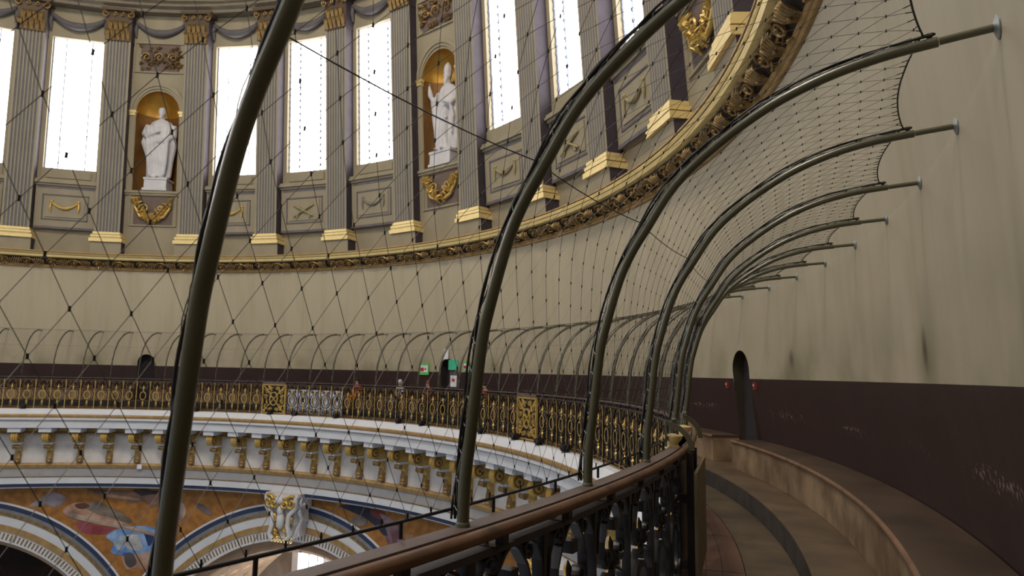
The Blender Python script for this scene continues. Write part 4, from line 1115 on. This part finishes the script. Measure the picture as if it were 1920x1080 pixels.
for k in range(-1, 10):
    c = pa(k)-5.625; kind = 'niche' if (k % 4) == 1 else 'window'
    side = {-1: 'cut by the left edge', 0: 'left of the left statue', 2: 'first right of the left statue', 3: 'second right of the left statue', 4: 'third right of the left statue', 6: 'first right of the right statue', 7: 'second right of the right statue', 8: 'third right of the right statue'}.get(k, 'out of view')
    if kind == 'window':
        base = P(RBk(.375), c, .375)
        t = thing('window_apron', 'stone apron panel with %s under the window %s' % ('crossed torches' if k % 4 == 3 else 'a carved swag', side), 'wall panel', base, rad(c), group='aprons under the windows')
        hwm = 1.12; H = 1.86
        m = MB(); m.box(-.20, .02, -hwm, hwm, .04, H, 0, SH); m.build('apron_slab', STONE, t)
        m = MB(); m.box(-.34, .02, -hwm-.1, hwm+.1, H, H+.07, 0, SH); m.box(-.28, .02, -hwm-.05, hwm+.05, H+.07, H+.17, 0, SH); m.box(-.26, .02, -hwm-.03, hwm+.03, H-.08, H, 0, SH)
        m.box(-.06, .02, -hwm+.1, hwm-.1, H+.17, H+.66, 0, SH); m.box(-.10, .02, -hwm+.28, hwm-.28, H+.27, H+.56, 0, SH); m.build('sill_cornice', STONE, t)
        m = MB(); m.box(-.22, -.16, -hwm, hwm, .0, .09, 0, SH); m.box(-.205, -.198, -hwm+.06, hwm-.06, H-.2, H-.1, 0, SH)
        w, z0, z1 = hwm-.26, .36, 1.42
        for y0, y1, q0, q1 in ((-w, w, z0, z0+.05), (-w, w, z1-.05, z1), (-w, -w+.05, z0, z1), (w-.05, w, z0, z1)): m.box(-.225, -.19, y0, y1, q0, q1, 0, SH)
        m.build('painted_lines', LINEP, t)
        w, z0, z1 = hwm-.40, .48, 1.30
        m = MB(); m.box(-.235, -.195, -w, w, z0, z1, 0, SH); m.build('inner_panel', STONE, t)
        m = MB(); x = -.26+SH*.9
        if k % 4 == 3:
            for sg in (-1, 1): m.tube([(x, -sg*.46, .62), (x-.02, 0, .86), (x, sg*.46, 1.1)], [.03, .045, .06], 6)
            for sg in (-1, 1): m.tube([(x, sg*.25, .70), (x, sg*.32, .56)], .035, 5)
        else:
            m.tube([(x, .5*(-1+2*j/10), 1.10-.26*(1-(2*j/10-1)**2)) for j in range(11)], [.03+.05*(1-abs(2*j/10-1)) for j in range(11)], 7)
            for sg in (-1, 1): m.ball((x, sg*.5, 1.13), .07, 8); m.tube([(x, sg*.5, 1.1), (x-.02, sg*.53, .9), (x, sg*.5, .68)], [.04, .05, .02], 6)
        m.build('relief', GOLD if k in (0, 2) else plain('worn_gilt_relief', (150, 138, 100), .6, .2, 5) if k != 4 else plain('grey_relief', (128, 122, 112)), t, smooth=60)
    else:
        for (zc0, zc1, nm, wd) in ((.398, .474, 'below', .92), (.806, .880, 'above', 1.02)):
            base = P(RBk(zc0)-.006, c, zc0)
            t = thing('relief_panel', 'gilded foliage relief panel %s the %s statue niche' % (nm, {1: 'left', 5: 'right'}.get(k, 'far')), 'relief panel', base, rad(c), group='gilded relief panels at the niches')
            H = (zc1-zc0)*S; m = MB()
            m.box(-.02, .0, -wd, wd, 0, H, 0, SH); m.build('ground', STONE_D, t)
            m = MB(); 
            for y0, y1, q0, q1 in ((-wd-.06, wd+.06, -.06, 0), (-wd-.06, wd+.06, H, H+.06), (-wd-.06, -wd, 0, H), (wd, wd+.06, 0, H)): m.box(-.07, 0, y0, y1, q0, q1, 0, SH)
            m.build('frame', STONE, t)
            m = MB(); rnd = random.Random(k*7+int(zc0*100))
            if nm == 'below':
                for sg in (-1, 1):
                    m.tube([(-.10, sg*.75, H-.12), (-.14, sg*.72, H*.6), (-.14, sg*.5, H*.28), (-.12, sg*.1, H*.16)], [.05, .06, .07, .06], 7)
                    for j in range(34):
                        y = rnd.uniform(.05, .82); z = min(H-.2, H*(.10+.72*(y/.8)**1.3)+rnd.uniform(-.15, .2)); z = max(.08, z)
                        m.tube([(-.08+SH*z, sg*y, z-.05), (-.20+SH*z, sg*(y+rnd.uniform(-.1, .1)), z+.05), (-.1+SH*z, sg*(y+rnd.uniform(-.2, .1)), z+.15)], [.03, .05, .018], 5)
                    m.tube([(-.14+SH*z, y*1.0, z) for y, z in spiral(sg*.33, H*.55, .2, .04, 0, 1.3*sg, 16)], .035, 5)
            else:
                for j in range(46):
                    y = rnd.uniform(-wd*.9, wd*.9); z = rnd.uniform(.08, H-.1)
                    a_ = rnd.uniform(0, 6.3); m.tube([(-.04+SH*z, y, z), (-.14+SH*z, y+.08*cos(a_), z+.08*sin(a_)), (-.05+SH*z, y+.17*cos(a_+.5), z+.17*sin(a_+.5))], [.03, .05, .015], 5)
                for sg in (-1, 0, 1): m.tube([(-.12+SH*z, y, z) for y, z in spiral(sg*.55, H*.5, .2, .04, 0, 1.3, 16)], .035, 5)
            m.build('foliage', GOLD_D if nm == 'above' else GOLD, t, smooth=60)

# pilasters
def make_pilaster(label):
    t = thing('fluted_pilaster', label, 'pilaster', group='fluted pilasters of the drum')
    # local: x=0 front face (outward +), base z=0 at plinth bottom (.3125)
    D_ = .60; hw = .50
    H0 = (.3455-.3125)*S; H1 = (.371-.3125)*S; H2 = (.873-.3125)*S; H3 = (.957-.3125)*S
    m = MB(); m.box(-.04, D_, -hw-.10, hw+.10, 0, H0, 0, SH); 
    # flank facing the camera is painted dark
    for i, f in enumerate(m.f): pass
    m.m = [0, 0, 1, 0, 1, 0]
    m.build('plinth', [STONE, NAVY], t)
    m = MB(); h = H1-H0
    for (f0, f1, ex) in ((0, .34, .14), (.38, .44, .07), (.48, .70, .09), (.74, 1, .03)):
        m.box(-.04-ex*.6, D_, -hw-ex, hw+ex, H0+h*f0, H0+h*f1, 0, SH)
    for f in (.36, .46, .72):
        m.box(-.045-.03, D_, -hw-.05, hw+.05, H0+h*f-.012, H0+h*f+.012, 1, SH)
    m.build('gilt_base', [GOLD_B, BROWN], t)
    m = MB(); n = 7; fw = (2*hw-.12)/n; z0, z1 = H1, H2
    prof = [(0, -hw)]
    for i in range(n):
        y0 = -hw+.06+fw*i+fw*.18; y1 = y0+fw*.64
        prof += [(0, y0), (.035, y0+fw*.12), (.05, (y0+y1)/2), (.035, y1-fw*.12), (0, y1)]
    prof += [(0, hw), (D_, hw), (D_, -hw)]
    N = len(prof); vs = [(x+SH*z, y, z) for z in (z0, z1) for x, y in prof]
    fs = []; ms = []
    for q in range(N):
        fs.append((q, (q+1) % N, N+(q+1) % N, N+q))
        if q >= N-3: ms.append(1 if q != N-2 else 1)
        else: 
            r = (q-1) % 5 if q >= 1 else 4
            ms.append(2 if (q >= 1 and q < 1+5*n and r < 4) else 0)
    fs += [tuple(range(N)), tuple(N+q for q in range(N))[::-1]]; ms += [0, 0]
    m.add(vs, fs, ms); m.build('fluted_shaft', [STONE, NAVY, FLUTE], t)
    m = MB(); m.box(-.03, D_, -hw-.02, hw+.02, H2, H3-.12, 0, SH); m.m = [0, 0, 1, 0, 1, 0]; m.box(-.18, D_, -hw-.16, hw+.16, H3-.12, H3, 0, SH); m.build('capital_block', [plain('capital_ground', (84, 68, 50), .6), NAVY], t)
    m = MB(); rnd = random.Random(1)
    for row, (zz, nn, ln) in enumerate(((H2+.02, 5, .5), (H2+.36, 4, .5))):
        for i in range(nn):
            y = -hw+.1+(2*hw-.2)*i/(nn-1) if row == 0 else -hw+.2+(2*hw-.4)*i/(nn-1)
            x = SH*zz-.03
            for dy in (-.05, 0, .05): m.tube([(x, y+dy*.6, zz), (x-.10, y+dy, zz+ln*.55), (x-.17, y+dy*1.3, zz+ln*.8), (x-.22, y+dy*1.5, zz+ln*.70)], [.03, .045, .04, .015], 5)
    for sg in (-1, 1):
        m.tube([(SH*(H3-.3)-.12, y, z) for y, z in spiral(sg*(hw-.02), H3-.26, .15, .03, PI/2, -1.3*sg, 16)], .035, 6)
    for y in (-.15, .15): m.tube([(SH*(H3-.3)-.10, y+q, z) for q, z in spiral(0, H3-.24, .09, .02, PI/2, 1.2, 10)], .025, 5)
    m.build('gilt_leaves', GOLD_D, t, smooth=60)
    return t
pl = {-1: 'at the far left edge', 0: 'left of the first full window', 1: 'left of the left statue niche', 2: 'right of the left statue niche', 3: 'between the second and third full windows', 4: 'between the third and fourth full windows', 5: 'left of the right statue niche', 6: 'right of the right statue niche', 7: 'between the first windows right of the bishop', 8: 'between later windows right of the bishop', 9: 'left of the gilded relief near the top right', 10: 'at the top right, only its base showing'}
p0 = None
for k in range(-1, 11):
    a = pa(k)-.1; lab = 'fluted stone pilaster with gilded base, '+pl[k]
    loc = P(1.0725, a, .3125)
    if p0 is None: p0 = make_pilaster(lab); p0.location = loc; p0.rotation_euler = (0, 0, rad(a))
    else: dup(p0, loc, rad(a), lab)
# swags between capitals
for k in range(-1, 10):
    c = pa(k)-5.625
    t = thing('stone_swag', 'grey carved swag between capitals, %s' % ('over the niche of the left statue' if k == 1 else 'over the niche of the right statue' if k == 5 else '%s from the left' % ORD[k+1]), 'swag', P(RBk(.888)-.006, c, .888), rad(c), group='carved swags below the upper cornice')
    m = MB(); m.tube([(-.10, 1.0*(-1+2*j/12), .72-.42*(1-(2*j/12-1)**2)) for j in range(13)], [.09+.09*(1-abs(2*j/12-1)) for j in range(13)], 8)
    for sg in (-1, 1): m.tube([(-.08, sg*1.03, .75), (-.10, sg*1.06, .4), (-.08, sg*1.02, .1)], [.08, .09, .04], 7)
    m.build('swag_body', plain('grey_swag_stone', (92, 88, 90)), t, smooth=60)
# upper cornice
UA = azr(60, 175, 1.0)
ringobj('trim_40', [(1.045, .9565), (1.021, .9565), (1.019, .964), (1.008, .968), (1.008, .978), (1.045, .978)], plain('cornice_stone', (120, 110, 94)), UA)
ringobj('trim_41', [(1.045, .978), (.998, .978), (.992, .985), (.978, .990), (.974, .998), (1.045, .998)], STONE, UA)
ringobj('trim_42', [(1.045, .998), (.972, .998), (.965, 1.012), (.965, 1.03), (1.045, 1.03)], GOLD_D, UA)
m = MB()
for i in range(400):
    a = 70+i*.3
    if a > 172: break
    m.ball(P(.968, a, 1.006), (.05, .05, .08), 6)
struct(m.build('trim_43', GOLD_M, None, 60))
# rest of the drum above the near wall (unseen side closes the room)
m = MB(); m.sweep([(1.0886, .275), (1.05, .97), (1.07, .97), (1.11, .275)], azr(-170, 19, 3)); 
struct(m.build('wall_drum_upper', STONE))
m = MB()
for k in range(13, 30):
    c = pa(k)-5.625
    if (k % 4) == 1 or c < -165 or c > 18: continue
    R0, R1 = RBk(.54)-.008, RBk(.87)-.008
    m.sweep([(R0, .54), (R1, .87), (R1+.002, .87), (R0+.002, .54)], azr(c-3.2, c+3.2, 1.6))
struct(m.build('window_40', [GLASSM]))
# side beyond left edge
m = MB()
for k in range(-6, -2):
    c = pa(k)-5.625; R0, R1 = RBk(.54), RBk(.87)
    m.sweep([(R0, .54), (R1, .87), (R1+.002, .87), (R0+.002, .54)], azr(c-3.2, c+3.2, 1.6))
struct(m.build('window_41', [GLASSM]))

# ------------------------------------------------------------------ statues
def rings_body(m, rows, n=28):
    # rows: (cx, cy, z, rx, ry, foldamp, foldphase)
    vs = []
    for cx, cy, z, rx, ry, fa, fp in rows:
        for k in range(n):
            a = 2*PI*k/n; f = 1+fa*sin(7*a+fp)+fa*.6*sin(11*a-fp*1.7)
            vs.append((cx+rx*f*cos(a), cy+ry*f*sin(a), z))
    N = len(rows)
    m.add(vs, [(i*n+k, i*n+(k+1) % n, (i+1)*n+(k+1) % n, (i+1)*n+k) for i in range(N-1) for k in range(n)]+[tuple(range(n))[::-1], tuple((N-1)*n+k for k in range(n))])
def statue(c, kind, label):
    zb = .488
    t = thing('marble_statue', label, 'statue', P(RBk(zb)+.008, c, zb)+Vector((0, 0, .0)), rad(c))
    t.scale = (1, 1, 1)
    m = MB(); m.box(-.36, .30, -.52, .40 if kind == 0 else .52, 0, .52); m.box(-.40, .34, -.56, .46 if kind == 0 else .56, 0, .10); m.box(-.39, .33, -.55, .43 if kind == 0 else .55, .47, .56)
    m.build('pedestal', MARBLE, t)
    b = MB(); Z = .54
    # full robed figure ~3.1 m tall
    if kind == 0:
        rows = [(-.05, 0, 0, .34, .42, .06, 0), (-.05, 0, .25, .31, .40, .09, .3), (-.06, -.02, .7, .30, .38, .10, .7), (-.06, -.04, 1.2, .31, .41, .10, 1.1), (-.05, -.05, 1.6, .30, .45, .09, 1.4), (-.04, -.03, 1.95, .29, .50, .07, 1.7), (-.02, 0, 2.3, .27, .53, .04, 2), (-.02, .0, 2.52, .22, .42, .02, 2), (-.04, 0, 2.64, .13, .18, 0, 0)]
    else:
        rows = [(-.05, 0, 0, .34, .44, .06, 0), (-.05, 0, .3, .30, .38, .10, .5), (-.06, 0, .8, .28, .35, .11, 1), (-.06, 0, 1.3, .27, .35, .10, 1.6), (-.06, 0, 1.8, .27, .38, .08, 2.1), (-.04, 0, 2.2, .26, .44, .05, 2.4), (-.03, 0, 2.45, .20, .36, .02, 2), (-.04, 0, 2.58, .12, .15, 0, 0)]
    rows = [(a, b_, z+Z, rx, ry, f, p) for a, b_, z, rx, ry, f, p in rows]
    rings_body(b, rows)
    T = rows[-1][2]
    b.tube([(-.05, 0, T-.08), (-.07, 0, T+.12)], [.12, .11], 12)
    hx = -.09; hz = T+.30
    b.ball((hx, 0, hz), (.17, .145, .205), 16); b.ball((hx-.13, 0, hz-.03), (.035, .025, .05), 8); b.ball((hx-.07, 0, hz-.15), (.09, .085, .08), 10)
    for sg in (-1, 1): b.ball((hx-.01, sg*.145, hz), (.03, .025, .05), 6); b.ball((hx-.12, sg*.05, hz+.035), (.03, .035, .012), 6)
    b.ball((hx-.115, 0, hz-.115), (.03, .05, .05), 8)
    def arm(pts, rs): b.tube(pts, rs, 10)
    def hand(p, d, up):
        p = Vector(p); d = Vector(d).normalized(); up = Vector(up).normalized(); s = d.cross(up)
        b.ball(p+d*.05, (.055, .055, .07), 8)
        for i, L in enumerate((.12, .14, .13, .10)):
            o = p+d*.09+s*(-.045+.03*i); b.tube([o, o+d*L*.6, o+d*L*.95+up*-.03], [.018, .016, .012], 6)
        b.tube([p+s*-.06+d*.02, p+s*-.10+d*.07, p+s*-.09+d*.13], [.018, .016, .012], 6)
    if kind == 0:
        b.ball((hx+.01, 0, hz+.09), (.185, .16, .16), 12); b.ball((hx-.10, 0, hz-.20), (.08, .08, .12), 10)   # hair and beard
        # forearm across the chest gathering the cloak
        arm([(-.05, .50, 2.36+Z), (-.12, .62, 1.95+Z), (-.34, .42, 1.80+Z), (-.42, .10, 1.98+Z)], [.17, .16, .12, .075]); hand((-.42, .08, 1.99+Z), (0, -1, .2), (-1, 0, 0))
        arm([(-.05, -.50, 2.36+Z), (-.12, -.58, 1.9+Z), (-.36, -.32, 1.62+Z), (-.42, .02, 1.58+Z)], [.17, .15, .12, .075]); hand((-.42, .04, 1.58+Z), (0, 1, -.1), (-1, 0, 0))
        # cloak folds
        for y0, y1, r in ((.48, .30, .09), (.36, .05, .08), (.20, -.20, .08), (-.05, -.35, .07), (-.42, -.40, .09)):
            b.tube([(-.26, y0, 2.3+Z), (-.36, (y0+y1)/2, 1.5+Z), (-.33, y1, .7+Z), (-.28, y1*.9, .15+Z)], [r*.6, r, r, r*.5], 7)
        b.tube([(-.05, -.46, 2.2+Z), (-.1, -.60, 1.5+Z), (-.05, -.50, .8+Z), (.0, -.45, .1+Z)], [.10, .14, .12, .10], 8)
        b.tube([(-.05, .52, 2.2+Z), (-.1, .62, 1.6+Z), (-.05, .40, .9+Z), (.0, .40, .1+Z)], [.12, .16, .12, .10], 8)
        for y in (-.12, .16): b.ball((-.36, y, .06+Z), (.16, .07, .06), 8)
    else:
        # mitre, beard, raised right hand, wide cope
        b.lathe([(.165, 0), (.185, .12), (.15, .30), (.04, .46)], (hx+.02, 0, hz+.08), 12, sq=.85)
        b.ball((hx-.10, 0, hz-.22), (.09, .09, .17), 10)
        arm([(-.05, .40, 2.3+Z), (-.10, .66, 1.98+Z), (-.22, .74, 2.28+Z), (-.26, .76, 2.52+Z)], [.15, .14, .11, .07]); hand((-.26, .76, 2.54+Z), (0, .1, 1), (-1, 0, 0))
        arm([(-.05, -.40, 2.3+Z), (-.12, -.56, 1.9+Z), (-.36, -.46, 1.66+Z), (-.44, -.30, 1.74+Z)], [.15, .14, .11, .07]); hand((-.44, -.28, 1.74+Z), (-.3, 1, .1), (0, 0, 1))
        # cope hanging from the raised arm and behind
        b.tube([(-.08, .62, 2.1+Z), (-.05, .60, 1.4+Z), (-.02, .46, .7+Z), (.0, .40, .05+Z)], [.13, .15, .15, .12], 8)
        b.tube([(-.18, .72, 2.2+Z), (-.12, .62, 1.6+Z), (-.10, .52, .9+Z), (-.10, .44, .2+Z)], [.07, .09, .09, .05], 7)
        b.tube([(-.08, -.52, 2.0+Z), (-.05, -.56, 1.4+Z), (-.02, -.50, .7+Z), (.0, -.48, .05+Z)], [.13, .15, .15, .12], 8)
        b.tube([(-.34, -.44, 1.7+Z), (-.26, -.52, 1.2+Z), (-.22, -.44, .6+Z)], [.07, .09, .04], 7)
        for y0, y1, r in ((.16, .22, .06), (.0, .03, .055), (-.16, -.14, .06)):
            b.tube([(-.26, y0, 2.1+Z), (-.32, (y0+y1)/2, 1.4+Z), (-.34, y1, .7+Z), (-.32, y1, .12+Z)], [r*.6, r, r, r*.6], 7)
        b.tube([(-.30, .12, 1.2+Z), (-.36, -.1, 1.12+Z), (-.34, -.3, 1.22+Z)], [.04, .05, .04], 6)
        for y in (-.14, .14): b.ball((-.38, y, .06+Z), (.17, .07, .06), 8)
    o = b.build('figure', MARBLE, t)
    r = o.modifiers.new('merge', 'REMESH'); r.mode = 'VOXEL'; r.voxel_size = .035; r.use_smooth_shade = True
    sm = o.modifiers.new('soft', 'SMOOTH'); sm.factor = .5; sm.iterations = 2
    return t
statue(pa(1)-5.625, 0, 'white marble statue of a robed man, arms folded on chest, left niche')
statue(pa(5)-5.625, 1, 'white marble statue of a bishop with raised hand, right niche')
